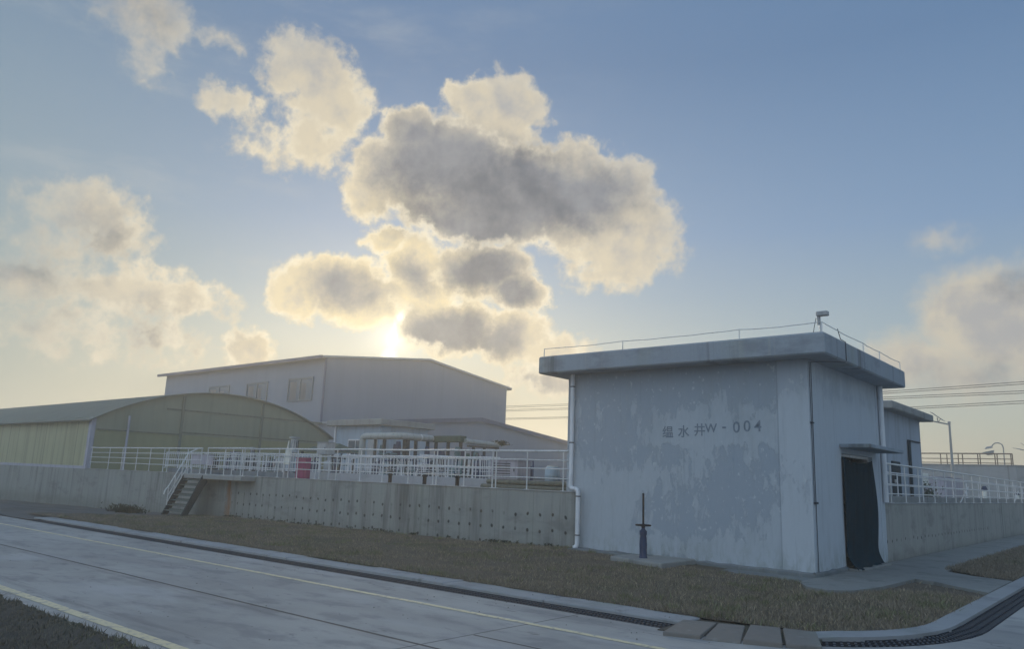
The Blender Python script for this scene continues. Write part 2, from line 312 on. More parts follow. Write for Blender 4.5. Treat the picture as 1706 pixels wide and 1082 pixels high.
def m_corrugated(name, a, b, axis='x', pitch=.2, trans=0.0, rough=.5, band=None, bump=.35, seam=0):
    m = M(name, rough, spec=.35)
    u = {'x': m.x, 'y': m.y}[axis]
    wv_ = m.math('SINE', m.math('MULTIPLY', u, 6.2832/pitch))
    n = m.noise((.45, .45, .6), 4, .6); st = m.noise((4, 4, .15), 5, .6, (3, 1, 0))
    col = m.mix(n, a, b); col = m.mix(m.rng(st, .5, .72, 0, .25), col, tuple(q*.7 for q in a))
    sheet = m.noise((1.1, 1.1, .05), 0, .5, (1, 2, 3))
    col = m.mix(m.rng(sheet, .45, .6, 0, .12), col, tuple(min(1, q*1.25) for q in b))
    if band:
        z0, c2 = band
        col = m.mix(m.rng(m.z, z0+.02, z0-.02, 0, .8), col, c2)
    if seam:
        fr = m.math('ABSOLUTE', m.math('SUBTRACT', m.math('FRACT', m.math('ADD', m.math('DIVIDE', u, seam), 500.3)), .5))
        col = m.mix(m.rng(fr, .06, .0, 0, .5), col, tuple(q*.45 for q in a))
        s3 = m.noise((2.3, 2.3, .12), 3, .6, (6, 1, 4)); col = m.mix(m.rng(s3, .5, .62, 0, .35), col, tuple(q*.6 for q in a))
    m.color(col); m.bump(wv_, bump, .02)
    if trans:
        t = m.N.new('ShaderNodeBsdfTranslucent'); m.i(t.inputs[0], col); mx = m.N.new('ShaderNodeMixShader'); mx.inputs[0].default_value = trans
        m.t.links.new(m.b.outputs[0], mx.inputs[1]); m.t.links.new(t.outputs[0], mx.inputs[2]); m.t.links.new(mx.outputs[0], m.o.inputs[0])
    return m.m

render_m = m_render()
wall_front_m = m_concrete('cast_concrete_front', holes=(.385, -25.6, -10.9, (.08, .44, .80)), tint=(-25.84, .24), seams=1.22)
wall_side_m = m_concrete('cast_concrete_side', holes=(.42, 20, 34, (.5,)), axis='y', seams=1.2, base=((.30, .31, .29), (.42, .42, .39)))
conc_m = m_concrete('weathered_concrete', base=((.25, .265, .27), (.36, .37, .365)), streak=.4)
slabs_m = m_concrete('brown_slab_concrete', base=((.18, .155, .145), (.26, .225, .205)), streak=.3)
roof_m = m_concrete('roof_slab_concrete', base=((.27, .33, .40), (.36, .42, .48)), streak=.3)
plinth_m = m_concrete('damp_plinth_concrete', base=((.13, .16, .19), (.20, .23, .26)), streak=.4)
kerb_m = m_concrete('kerb_concrete', base=((.33, .35, .39), (.48, .50, .54)), streak=.2)
pave_m = m_concrete('apron_concrete', base=((.20, .21, .215), (.31, .32, .32)), streak=.3)
tank_m = m_concrete('tank_concrete', base=((.28, .31, .33), (.38, .41, .43)), streak=.4)
road_m = m_road()
lawn_m = m_soil('dry_lawn_soil', (.12, .105, .085), (.20, .175, .14), (.085, .10, .055))
ground_m = m_soil('bare_ground', (.09, .09, .085), (.15, .145, .13), (.07, .075, .06))
yard_m = m_soil('yard_surface', (.13, .135, .135), (.20, .205, .205), (.10, .105, .10))
verge_m = m_soil('verge_soil', (.10, .098, .09), (.17, .16, .14), (.09, .105, .06))
yellow_m = M('worn_yellow_paint', .75)
_f = yellow_m.noise((9, 9, 1), 5, .7); _g = yellow_m.noise((.4, .4, 1), 3, .6)
yellow_m.color(yellow_m.mix(yellow_m.rng(_f, .48, .66), yellow_m.mix(_g, (.66, .61, .44), (.58, .52, .32)), (.33, .33, .32))); yellow_m = yellow_m.m
steel_m = simple('galvanised_rail', (.66, .69, .70), .35, .35, .15, 9)
steel_white = simple('white_painted_steel', (.74, .76, .78), .5, 0, .2, 9)
dark_steel = simple('dark_painted_steel', (.045, .06, .07), .8, 0, .3, 9, spec=.1)
black_m = simple('black_cast_iron', (.02, .023, .032), .8, 0, .3, 14, .2, spec=.08)
grate_m = simple('dark_grating', (.035, .042, .055), .9, 0, .3, 10, spec=.03)
pvc_m = simple('white_plastic_pipe', (.70, .74, .78), .45, 0, .12, 5)
cable_m = simple('black_cable', (.05, .06, .08), .8, 0, .2, 5, spec=.1)
curtain_m = simple('dark_green_curtain', (.004, .028, .045), .95, 0, .35, 3, .1, spec=.02)
red_m = simple('magenta_red_paint', (.30, .045, .14), .6, 0, .15, 4)
whitebox_m = simple('white_box_paint', (.78, .80, .74), .55, 0, .1, 4)
greybox_m = simple('grey_box_paint', (.38, .41, .43), .55, .1, .25, 5)
mauve_m = simple('pale_mauve_panel', (.42, .41, .47), .6, 0, .2, 5)
bluetank_m = simple('pale_blue_plastic', (.36, .47, .55), .5, 0, .15, 3)
vessel_m = simple('dark_blue_pipe_paint', (.04, .065, .13), .7, 0, .35, 5, spec=.15)
vessel2_m = simple('teal_pipe_paint', (.10, .20, .22), .5, .1, .35, 5)
greenbeam_m = simple('dark_green_beam_paint', (.05, .10, .08), .6, .1, .3, 5)
duct_m = simple('wrapped_pipe_cladding', (.38, .41, .40), .5, .1, .2, 4)
clad_m = m_corrugated('pale_blue_grey_cladding', (.215, .25, .31), (.25, .285, .345), 'x', .9, bump=.08)
clad_y = m_corrugated('pale_blue_grey_gable_cladding', (.215, .25, .31), (.25, .285, .345), 'y', .9, bump=.08)
roofsheet_m = m_corrugated('grey_roof_sheet', (.30, .33, .36), (.38, .41, .44), 'x', .6)
trim_m = simple('slate_blue_trim', (.09, .12, .20), .6, 0, .15, 1)
fibre_m = m_corrugated('yellow_green_fibreglass', (.48, .50, .33), (.58, .60, .41), 'x', .35, .35, seam=1.3)
fibre_y = m_corrugated('grey_green_sheet', (.24, .275, .22), (.31, .345, .27), 'y', .5, .15, band=(3.22, (.30, .32, .19)))
barrel_m = m_corrugated('grey_green_barrel_roof', (.16, .19, .175), (.20, .235, .21), 'x', .4)
frame_m = simple('dark_green_frame', (.18, .21, .175), .6, 0, .2, 3)
post_m = simple('lavender_grey_post', (.38, .40, .48), .6, 0, .15, 3)
glass_m = M('dull_window_glass', .12, spec=.5); glass_m.color(glass_m.mix(glass_m.noise((1.5, 1.5, 1.5), 2), (.08, .11, .14), (.16, .19, .22))); glass_m = glass_m.m
room_m = simple('faded_brown_blind', (.23, .215, .21), .7, 0, .3, 2)
bluewall_m = simple('pale_blue_wall', (.33, .43, .52), .8, 0, .2, 1.2)
kiosk_m = simple('grey_blue_stucco', (.37, .43, .50), .85, 0, .2, 1.2)
lamp_m = simple('grey_lamp_pole', (.34, .36, .36), .5, .2, .2, 3)
panel_m = simple('dark_solar_panel', (.06, .07, .09), .3, 0, .2, 3)
wire_m = simple('overhead_wire', (.06, .06, .07), .6, .2, .1, 1)
paint_m = simple('faded_grey_lettering', (.21, .265, .33), .85, 0, .5, 22)
pile_m = simple('mossy_pipe_pile', (.16, .17, .14), .8, 0, .5, 6, .3)
leaf_dark = simple('dark_weed_leaf', (.02, .032, .018), .8, 0, .4, 20)

def m_grass(name, a, b, c, d):
    m = M(name, .85, spec=.15)
    n = m.noise((40, 40, 2), 2, .5); g = m.noise((.5, .7, 1), 4, .6, (5, 1, 0))
    col = m.mix(m.rng(n, .35, .65), a, b); col = m.mix(m.rng(g, .52, .70), col, m.mix(n, c, d))
    m.color(col); return m.m
grass_m = m_grass('grass_blades', (.17, .152, .122), (.27, .24, .185), (.11, .12, .075), (.18, .19, .12))
grass2_m = m_grass('verge_blades', (.11, .11, .09), (.19, .18, .14), (.12, .14, .07), (.22, .24, .11))

# ------------------------------------------------------------------ mesh builder
class MB:
    def __init__(s): s.v = []; s.f = []; s.sm = []
    def add(s, vs, fs, smooth=False):
        b = len(s.v); s.v += [tuple(p) for p in vs]; s.f += [tuple(i+b for i in f) for f in fs]; s.sm += [smooth]*len(fs); return s
    def box(s, x0, y0, z0, x1, y1, z1):
        v = [(x, y, z) for z in (z0, z1) for y in (y0, y1) for x in (x0, x1)]
        return s.add(v, [(0, 2, 3, 1), (4, 5, 7, 6), (0, 1, 5, 4), (2, 6, 7, 3), (0, 4, 6, 2), (1, 3, 7, 5)])
    def bbox(s, x0, y0, z0, x1, y1, z1, b=.015):
        """box with chamfered edges"""
        xs = (x0, x0+b, x1-b, x1); ys = (y0, y0+b, y1-b, y1); zs = (z0, z0+b, z1-b, z1)
        v = []; idx = {}
        def g(i, j, k):
            key = (i, j, k)
            if key not in idx: idx[key] = len(v); v.append((xs[i], ys[j], zs[k]))
            return idx[key]
        f = []
        f.append((g(1, 1, 0), g(1, 2, 0), g(2, 2, 0), g(2, 1, 0))); f.append((g(1, 1, 3), g(2, 1, 3), g(2, 2, 3), g(1, 2, 3)))
        f.append((g(1, 0, 1), g(2, 0, 1), g(2, 0, 2), g(1, 0, 2))); f.append((g(1, 3, 1), g(1, 3, 2), g(2, 3, 2), g(2, 3, 1)))
        f.append((g(0, 1, 1), g(0, 1, 2), g(0, 2, 2), g(0, 2, 1))); f.append((g(3, 1, 1), g(3, 2, 1), g(3, 2, 2), g(3, 1, 2)))
        for (a, A) in ((0, 1), (3, 2)):
            for (c_, Cc) in ((0, 1), (3, 2)):
                f.append((g(1, A, c_), g(2, A, c_), g(2, a, Cc), g(1, a, Cc)))
                f.append((g(A, 1, c_), g(A, 2, c_), g(a, 2, Cc), g(a, 1, Cc)))
                f.append((g(A, c_, 1), g(A, c_, 2), g(a, Cc, 2), g(a, Cc, 1)))
        for a, A in ((0, 1), (3, 2)):
            for b_, B in ((0, 1), (3, 2)):
                for c_, Cc in ((0, 1), (3, 2)): f.append((g(a, B, Cc), g(A, b_, Cc), g(A, B, c_)))
        return s.add(v, f)
    def tube(s, pts, r, n=8, r2=None, cap=True):
        pts = [Vector(p) for p in pts]; m = len(pts); vs = []; prev = None
        for i, p in enumerate(pts):
            t = ((pts[min(i+1, m-1)]-p).normalized()+(p-pts[max(i-1, 0)]).normalized())
            t = t.normalized() if t.length > 1e-6 else Vector((0, 0, 1))
            if prev is None: a = t.orthogonal().normalized()
            else: a = (prev-t*prev.dot(t)).normalized()
            prev = a; b = t.cross(a); rr = r if r2 is None else r+(r2-r)*i/max(1, m-1)
            if isinstance(r, (list, tuple)): rr = r[i]
            for k in range(n):
                q = 2*math.pi*k/n; vs.append(p+a*(rr*math.cos(q))+b*(rr*math.sin(q)))
        fs = [(i*n+k, i*n+(k+1) % n, (i+1)*n+(k+1) % n, (i+1)*n+k) for i in range(m-1) for k in range(n)]
        s.add(vs, fs, True)
        if cap:
            s.add([vs[k] for k in range(n)], [tuple(reversed(range(n)))]); s.add([vs[(m-1)*n+k] for k in range(n)], [tuple(range(n))])
        return s
    def prism(s, poly, z0, z1):
        n = len(poly); v = [(x, y, z0) for x, y in poly]+[(x, y, z1) for x, y in poly]
        return s.add(v, [tuple(reversed(range(n))), tuple(range(n, 2*n))]+[(i, (i+1) % n, n+(i+1) % n, n+i) for i in range(n)])
    def extr(s, prof, axis, a, b):
        """profile of (p, z) points run along axis x or y from a to b"""
        n = len(prof)
        mk = (lambda q, p, z: (q, p, z)) if axis == 'x' else (lambda q, p, z: (p, q, z))
        v = [mk(a, p, z) for p, z in prof]+[mk(b, p, z) for p, z in prof]
        return s.add(v, [tuple(range(n)), tuple(reversed(range(n, 2*n)))]+[(i, n+i, n+(i+1) % n, (i+1) % n) for i in range(n)])
    def quad(s, a, b, c, d): return s.add([a, b, c, d], [(0, 1, 2, 3)])

ORG = {}
def link(o, parent):
    C.objects.link(o)
    if parent is not None: o.parent = parent
def thing(name, label, cat, loc=(0, 0, 0), group=None):
    o = bpy.data.objects.new(name, None); o.empty_display_size = .2; o.location = loc; link(o, None); ORG[o.name] = Vector(loc)
    o['label'] = label; o['category'] = cat
    if group: o['group'] = group
    return o
def obj(name, mb, mat, parent=None, label=None, kind=None, cat=None, group=None, origin=None):
    me = bpy.data.meshes.new(name)
    org = ORG[parent.name] if parent is not None else Vector(origin or (0, 0, 0))
    me.from_pydata([tuple(Vector(v)-org) for v in mb.v], [], mb.f); me.materials.append(mat)
    me.polygons.foreach_set('use_smooth', mb.sm); me.update()
    import bmesh
    bm = bmesh.new(); bm.from_mesh(me); bmesh.ops.recalc_face_normals(bm, faces=bm.faces); bm.to_mesh(me); bm.free()
    o = bpy.data.objects.new(name, me); link(o, parent); ORG[o.name] = org
    if parent is None: o.location = org
    if label: o['label'] = label
    if kind: o['kind'] = kind
    if cat: o['category'] = cat
    if group: o['group'] = group
    return o

# ------------------------------------------------------------------ ground and road
def zl(x, y):
    """height of the strip between kerb and wall: it sinks towards the west"""
    pts = [(-200, -.5), (-49, -.46), (-38.6, -.30), (-34, -.24), (-28.9, -.10), (-24, -.05), (-14, .04), (-11, .10), (-8, .05), (-5, 0), (50, 0)]
    for (a, za), (b, zb) in zip(pts, pts[1:]):
        if a <= x <= b: h = za+(zb-za)*(x-a)/(b-a); break
    t = max(0, min(1, (y-9.6)/5.0)); t = t*t*(3-2*t)
    return .035*(1-t)+h*t + .018*math.sin(x*1.7+y*2.3)*math.sin(y*3.1-x*.8)
def grid(xs, ys, zf):
    mb = MB(); v = [(x, y, zf(x, y)) for y in ys for x in xs]; n = len(xs)
    mb.add(v, [(j*n+i, j*n+i+1, (j+1)*n+i+1, (j+1)*n+i) for j in range(len(ys)-1) for i in range(n-1)], True); return mb
obj('ground', MB().quad((-2500, -2500, -.62), (2500, -2500, -.62), (2500, 2500, -.62), (-2500, 2500, -.62)), ground_m, kind='structure')
def corner(rx, ry, n=14): return [(-4.3+rx*math.sin(math.pi/2*k/n), 11.6-ry*math.cos(math.pi/2*k/n)) for k in range(n+1)]
out_c = corner(2.42, 3.16); in_c = corner(2.07, 2.72); kin_c = corner(1.80, 2.25)
poly = [(-170, 3.5), (60, 3.5), (60, 8.44), (5, 8.44), (5, 160), (-1.88, 160)]+list(reversed(out_c))+[(-170, 8.44)]
obj('road', MB().prism(poly, -.55, 0), road_m, kind='structure')
obj('concrete_road_edge', MB().prism([(5, 8.44), (60, 8.44), (60, 160), (5, 160)], -.55, .05), pave_m, kind='structure')
# painted edge lines
for yy, a, b, wd in ((7.42, -170, 3, .10), (3.86, -170, 40, .13)):
    mb = MB(); x = a
    while x < b:
        x2 = min(b, x+random.uniform(1.6, 3.2)); j = random.uniform(-.008, .008)
        mb.quad((x, yy-wd/2+j, .004), (x2-.012, yy-wd/2+j, .004), (x2-.012, yy+wd/2+j, .004), (x, yy+wd/2+j, .004)); x = x2
    obj('road_marking', mb, yellow_m, kind='structure')
# kerb strip behind the drain, in cast lengths
mb = MB(); x = -4.62
while x > -25.5:
    x2 = max(-25.5, x-2.0+random.uniform(-.15, .1)); j = random.uniform(-.006, .008)
    mb.bbox(x2+.006, 8.86+random.uniform(-.008, .008), -.5, x-.006, 9.36, .035+j, .012); x = x2
obj('kerb', mb, kerb_m, kind='structure')
def band(a, b, z0, z1):
    mb = MB(); n = min(len(a), len(b))
    for i in range(n-1):
        mb.add([(*a[i], z0), (*a[i+1], z0), (*b[i+1], z0), (*b[i], z0), (*a[i], z1), (*a[i+1], z1), (*b[i+1], z1), (*b[i], z1)],
               [(4, 5, 6, 7), (0, 4, 7, 3), (1, 2, 6, 5), (0, 1, 5, 4), (3, 7, 6, 2)])
    return mb
ka = in_c[6:]; kb = kin_c[6:]
obj('kerb', band([(-3.16, 9.22)]+ka+[(-2.23, 60)], [(-3.34, 9.55)]+kb+[(-2.5, 60)], -.5, .03), kerb_m, kind='structure')
# pavement beside the house door and on along the side wall
PAVE = [(-5.19, 14.28), (-4.85, 13.7), (-4.45, 13.55), (-4.15, 13.9), (-3.98, 14.8), (-3.9, 16.9), (-3.55, 16.75), (-3.0, 16.2), (-2.51, 15.75)]
mb = MB().prism(PAVE+[(-2.51, 18.4), (-3.2, 18.7), (-3.8, 19.2), (-3.98, 24.8), (-4.1, 90), (-5.19, 90)], -.3, .04)
obj('pavement', mb, pave_m, kind='structure')
mb = MB().prism([(-7.6, 14.55), (-6.3, 14.4), (-5.2, 14.3), (-5.2, 15.2), (-7.6, 15.2)], -.3, .028)
obj('pavement', mb, plinth_m, kind='structure')
# bare yard west of the grass
obj('yard_ground', grid(list(np.linspace(-200, -60, 8))+list(np.linspace(-58, -24.8, 40)), np.linspace(8.5, 15.25, 20), lambda x, y: zl(x, y)-.03 if x > -60 else zl(x, y)-.03), yard_m, kind='structure')
# lawns
def in_pave(x, y):
    poly = PAVE+[(-2.51, 30), (-5.19, 30)]; c = False; n = len(poly)
    for i in range(n):
        (x1, y1), (x2, y2) = poly[i], poly[(i+1) % n]
        if (y1 > y) != (y2 > y) and x < (x2-x1)*(y-y1)/(y2-y1)+x1: c = not c
    return c
def east(y):      # eastern edge of the front lawn, following the kerb corner and the pavement
    if y < 9.36: return -4.6
    if y < 11.6: return -4.3+1.80*math.sqrt(max(0, 1-((11.6-y)/2.25)**2))
    return -2.5
xs = np.linspace(0, 1, 160); ys = list(np.linspace(9.3, 15.2, 32))+[15.6, 16.2, 16.9]
mb = MB(); v = []; nx = len(xs)
for y in ys:
    for t in xs:
        x = -27.5+(east(y)+.01+27.5)*(1-(1-t)**1.3); v.append((x, y, zl(x, y)+.012*random.random()-(.02 if x > -5 else 0) if y < 15.25 or x > -5 else -.3))
mb.add(v, [(j*nx+i, j*nx+i+1, (j+1)*nx+i+1, (j+1)*nx+i) for j in range(len(ys)-1) for i in range(nx-1)], True)
obj('lawn', mb, lawn_m, kind='structure')
obj('lawn', MB().prism([(-3.05, 18.75), (-2.51, 18.45), (-2.51, 60), (-4.0, 60), (-3.95, 26), (-3.75, 19.5)], -.2, .05), lawn_m, kind='structure')
def bumpy(x, y): return -.02+.09*max(0, 1-abs(y-3.42)/.22)+.03*math.sin(x*9+math.sin(x*23))*math.sin(y*11)+.02*math.sin(x*31+y*5)
obj('verge', grid(np.linspace(-16, 8, 420), np.linspace(1.2, 3.60, 26), lambda x, y: bumpy(x, y) if y < 3.58 else -.03), verge_m, kind='structure')
obj('verge_ground', MB().quad((-170, -60, -.03), (60, -60, -.03), (60, 3.5, -.03), (-170, 3.5, -.03)), verge_m, kind='structure')

def blades(name, n, sampler, hmin, hmax, mat, label, cat='grass'):
    V = np.zeros((n, 3, 3), dtype=np.float32); k = 0
    while k < n:
        p = sampler()
        if p is None: continue
        x, y, z = p; a = random.random()*6.283; h = random.uniform(hmin, hmax); wd = h*random.uniform(.07, .16)
        lx, ly = random.gauss(0, .55)*h, random.gauss(0, .55)*h
        V[k] = ((x-wd*math.cos(a), y-wd*math.sin(a), z-.01), (x+wd*math.cos(a), y+wd*math.sin(a), z-.01), (x+lx, y+ly, z+h)); k += 1
    me = bpy.data.meshes.new(name); me.vertices.add(n*3); me.vertices.foreach_set('co', V.reshape(-1)); me.loops.add(n*3); me.polygons.add(n)
    me.loops.foreach_set('vertex_index', np.arange(n*3, dtype=np.int32)); me.polygons.foreach_set('loop_start', np.arange(0, n*3, 3, dtype=np.int32)); me.polygons.foreach_set('loop_total', np.full(n, 3, dtype=np.int32))
    me.update(calc_edges=True); me.validate(); me.materials.append(mat)
    o = bpy.data.objects.new(name, me); C.objects.link(o); o['kind'] = 'stuff'; o['label'] = label; o['category'] = cat
def hn(x, y): return math.sin(x*1.3+math.sin(y*2.1)*1.5)*math.sin(y*1.9+math.sin(x*.9)*2)
def s_front():
    y = random.uniform(9.34, 15.15 if random.random() < .93 else 16.8); x = random.choice((1, 1, 0)); x = random.uniform(-14, -2.4) if x else random.uniform(-26.5, -14)
    if x > east(y)-.02+abs(random.gauss(0, .03)): return None
    if -7.6 < x < -5.0 and y > 14.45+random.gauss(0, .03): return None       # concrete skirt beside the house
    if -9.0 < x < -7.6 and y > 13.75: return None
    if -10.7 < x < -8.9 and y > 14.85: return None
    if y > 15.15 and x < -4.2: return None
    if in_pave(x+random.gauss(0, .03), y+random.gauss(0, .03)): return None
    if random.random() > .55+.5*hn(x, y): return None
    return x, y, zl(x, y)
blades('grass', 125000, s_front, .018, .062, grass_m, 'short dry brown and green grass between the kerb and the concrete wall')
straw_m = m_grass('straw_blades', (.34, .29, .20), (.48, .42, .30), (.30, .27, .18), (.42, .38, .26))
blades('straw', 16000, s_front, .02, .06, straw_m, 'scattered pale straw blades among the dry grass', 'straw')
def s_tuft():
    s_tuft.k = getattr(s_tuft, 'k', 0)
    if s_tuft.k % 45 == 0:
        while True:
            p = s_front()
            if p: s_tuft.c = p; s_tuft.r = random.uniform(.05, .16); break
    s_tuft.k += 1; cx, cy, _ = s_tuft.c; x, y = cx+random.gauss(0, s_tuft.r), cy+random.gauss(0, s_tuft.r)
    if y < 9.3 or y > 15.1 or in_pave(x, y) or x > east(y): return None
    return x, y, zl(x, y)
tuft_m = m_grass('tuft_blades', (.13, .14, .08), (.20, .21, .12), (.15, .17, .08), (.24, .25, .14))
blades('weed_tufts', 9000, s_tuft, .03, .10, tuft_m, 'greener taller weed tufts dotted over the dry grass', 'weeds')
def s_edge():
    y = random.uniform(9.34, 9.6); x = random.uniform(-25, -4.4)
    return x, y, .03
blades('edge_grass', 9000, s_edge, .02, .07, grass_m, 'thin fringe of grass growing over the kerb edge')
def s_side():
    y = 18.6+random.random()**1.5*22; x = random.uniform(-3.95, -2.5)
    if y < 19.6 and x < -3.0-(y-18.6)*.9: return None
    return x, y, .05
blades('grass_patch', 14000, s_side, .03, .09, grass_m, 'grass patch beyond the paved crossing at the right')
def s_verge():
    x = random.uniform(-13.5, -6.5); y = random.uniform(2.0, 3.55)
    return x, y, bumpy(x, y)
blades('verge_grass', 16000, s_verge, .015, .06, grass2_m, 'low weeds on the dark verge at the bottom left')
# thin clods of soil along the near road edge
mb = MB(); x = -13.5
while x < -6:
    x += random.uniform(.05, .13); r = random.uniform(.03, .07); y = 3.47+random.gauss(0, .03); z = .02
    n = 6; vs = [(x, y, z+r*1.1)]
    for ring, (rr, zz) in enumerate(((.75, .75), (1, .1))):
        for k in range(n): q = 6.283*k/n+ring*.5; j = random.uniform(.75, 1.25); vs.append((x+r*rr*j*math.cos(q), y+r*rr*j*math.sin(q), z+r*zz))
    mb.add(vs, [(0, 1+k, 1+(k+1) % n) for k in range(n)]+[(1+k, 1+n+k, 1+n+(k+1) % n, 1+(k+1) % n) for k in range(n)], True)
obj('soil_clods', mb, verge_m, kind='stuff', label='ragged dark ridge of soil clods along the near road edge', cat='soil')

mb = MB()
for _ in range(260):
    x, y = random.uniform(-20, -2.6), random.choice((random.uniform(7.9, 8.42), random.uniform(8.9, 9.3), random.uniform(4, 8.4)))
    if y > 8.44 and x > -4.7: continue
    z = .006 if y < 8.5 else .045; r = random.uniform(.004, .013); a = random.random()*6
    mb.add([(x+r*math.cos(a), y+r*math.sin(a), z), (x+r*math.cos(a+2.1), y+r*math.sin(a+2.1), z), (x+r*math.cos(a+4.2), y+r*math.sin(a+4.2), z), (x, y, z+r*.8)], [(0, 1, 3), (1, 2, 3), (2, 0, 3)])
obj('grit', mb, verge_m, kind='stuff', label='grit and dry crumbs scattered along the kerb and road', cat='grit')
# drain gratings
obj('drain_channel', MB().box(-26, 8.441, -.54, -2.4, 8.859, -.30).box(-26, 8.442, -.30, -2.98, 8.452, -.012).box(-26, 8.842, -.30, -2.98, 8.857, -.012), black_m, kind='structure')
obj('drain_channel', MB().box(-2.6, 8.9, -.5, -1.881, 60, -.31), black_m, kind='structure')
bar_m = simple('worn_grating_bars', (.10, .115, .135), .8, 0, .3, 10, spec=.1)
def grating(name, label, path_a, path_b, step):
    t = thing(name, label, 'grating', (*path_a[0], 0), 'drain gratings along the road')
    def resample(p, n):
        p = [Vector(q) for q in p]; L = [0]
        for i in range(1, len(p)): L.append(L[-1]+(p[i]-p[i-1]).length)
        out_ = []
        for k in range(n):
            d = L[-1]*k/(n-1); i = 1
            while i < len(p)-1 and L[i] < d: i += 1
            f = (d-L[i-1])/max(1e-6, L[i]-L[i-1]); out_.append(p[i-1].lerp(p[i], f))
        return out_
    ln = sum((Vector(path_a[i+1])-Vector(path_a[i])).length for i in range(len(path_a)-1)); n = int(ln/step)
    A = resample(path_a, n); B = resample(path_b, n); mb = MB()
    for i in range(n-1):
        a, b = A[i], B[i]; a2, b2 = A[i].lerp(A[i+1], .36), B[i].lerp(B[i+1], .36)
        mb.add([(a.x, a.y, -.012), (a2.x, a2.y, -.012), (b2.x, b2.y, -.012), (b.x, b.y, -.012), (a.x, a.y, -.05), (a2.x, a2.y, -.05), (b2.x, b2.y, -.05), (b.x, b.y, -.05)], [(0, 1, 2, 3), (0, 4, 5, 1), (3, 2, 6, 7), (1, 5, 6, 2), (0, 3, 7, 4)])
    obj('cross_bars', mb, bar_m, t)
    mb = MB(); k = max(2, n//12); A2 = resample(path_a, k); B2 = resample(path_b, k)
    for f in (.04, .35, .65, .96):
        w2 = .03
        for i in range(k-1):
            p, q = A2[i].lerp(B2[i], f-w2), A2[i].lerp(B2[i], f+w2); p2, q2 = A2[i+1].lerp(B2[i+1], f-w2), A2[i+1].lerp(B2[i+1], f+w2)
            mb.add([(p.x, p.y, -.006), (p2.x, p2.y, -.006), (q2.x, q2.y, -.006), (q.x, q.y, -.006), (p.x, p.y, -.055), (p2.x, p2.y, -.055), (q2.x, q2.y, -.055), (q.x, q.y, -.055)], [(0, 1, 2, 3), (0, 4, 5, 1), (3, 2, 6, 7), (4, 7, 6, 5)])
    obj('long_bars', mb, grate_m, t)
grating('drain_grating', 'long dark grating between the road and the straight kerb', [(-4.5, 8.46), (-26, 8.46)], [(-4.5, 8.85), (-26, 8.85)], .055)
gi = [(x, y) for x, y in out_c[4:]]+[(-1.88, 15), (-1.88, 40)]; gj = [(x, y) for x, y in in_c[4:]]+[(-2.23, 15), (-2.23, 40)]
grating('drain_grating', 'wide curved dark grating at the road corner bottom right', [(x-.01, y) for x, y in gi], [(x+.01, y) for x, y in gj], .085)
# four cover slabs bridging the drain
SL = [[(-4.46, 8.06), (-4.08, 8.2), (-4.31, 9.10), (-4.68, 8.96)], [(-4.05, 8.19), (-3.67, 8.33), (-4.00, 9.20), (-4.28, 9.09)], [(-3.65, 8.34), (-3.28, 8.49), (-3.66, 9.42), (-3.985, 9.32)], [(-3.25, 8.51), (-2.94, 8.70), (-3.27, 9.50), (-3.63, 9.42)]]
obj('slab_bed', MB().prism([(-4.66, 8.3), (-4.3, 8.36), (-3.4, 8.62), (-3.02, 8.82), (-3.2, 9.56), (-3.7, 9.52), (-4.7, 9.3)], -.3, .012), verge_m, kind='structure')
for q, (tilt, lb) in zip(SL, ((0, 'westernmost brown concrete cover slab beside the end of the straight kerb'), (-.03, 'sunken cracked cover slab, second from the left end'), (.01, 'largest brownish cover slab, third from the left end'), (0, 'cover slab nearest to the curved grating'))):
    n = 4; z1 = .045
    mb = MB().add([(x, y, -.03) for x, y in q]+[(x, y, z1+(tilt if i < 2 else 0)) for i, (x, y) in enumerate(q)], [(3, 2, 1, 0), (4, 5, 6, 7), (0, 1, 5, 4), (1, 2, 6, 5), (2, 3, 7, 6), (3, 0, 4, 7)])
    o = obj('cover_slab', mb, slabs_m, label=lb, cat='concrete slab', group='cover slabs over the drain', origin=(q[0][0], q[0][1], 0))
    b = o.modifiers.new('bevel', 'BEVEL'); b.width = .012; b.segments = 2

# ------------------------------------------------------------------ retaining walls and the raised deck
DZ = 1.40
wallf = thing('retaining_wall', 'long stained concrete wall with rows of tie holes, left of the house', 'concrete wall', (-11, 15.2, 0))
obj('wall', MB().box(-120, 15.2, -.7, -10.70, 15.46, DZ-.03), wall_front_m, wallf)
obj('coping', MB().bbox(-38.3, 15.18, DZ-.03, -10.70, 15.5, DZ, .01), conc_m, wallf)
walls = thing('retaining_wall', 'stained concrete wall running away behind the green door curtain', 'concrete wall', (-5.25, 20.4, 0))
obj('wall', MB().box(-5.5, 20.32, -.5, -5.25, 110, DZ-.03), wall_side_m, walls)
obj('coping', MB().bbox(-5.52, 20.32, DZ-.03, -5.23, 110, DZ, .01), conc_m, walls)
obj('platform_ground', MB().prism([(-120, 15.45), (-5.5, 15.45), (-5.5, 110), (-120, 110)], 1.2, DZ-.05), plinth_m, kind='structure')
mb = MB().bbox(-28.3, 14.62, 1.22, -24.2, 15.19, DZ-.01, .02)
landing = obj('stair_landing', mb, conc_m, label='narrow concrete landing at the head of the steel stair', cat='landing', origin=(-27, 15.1, 1.2))

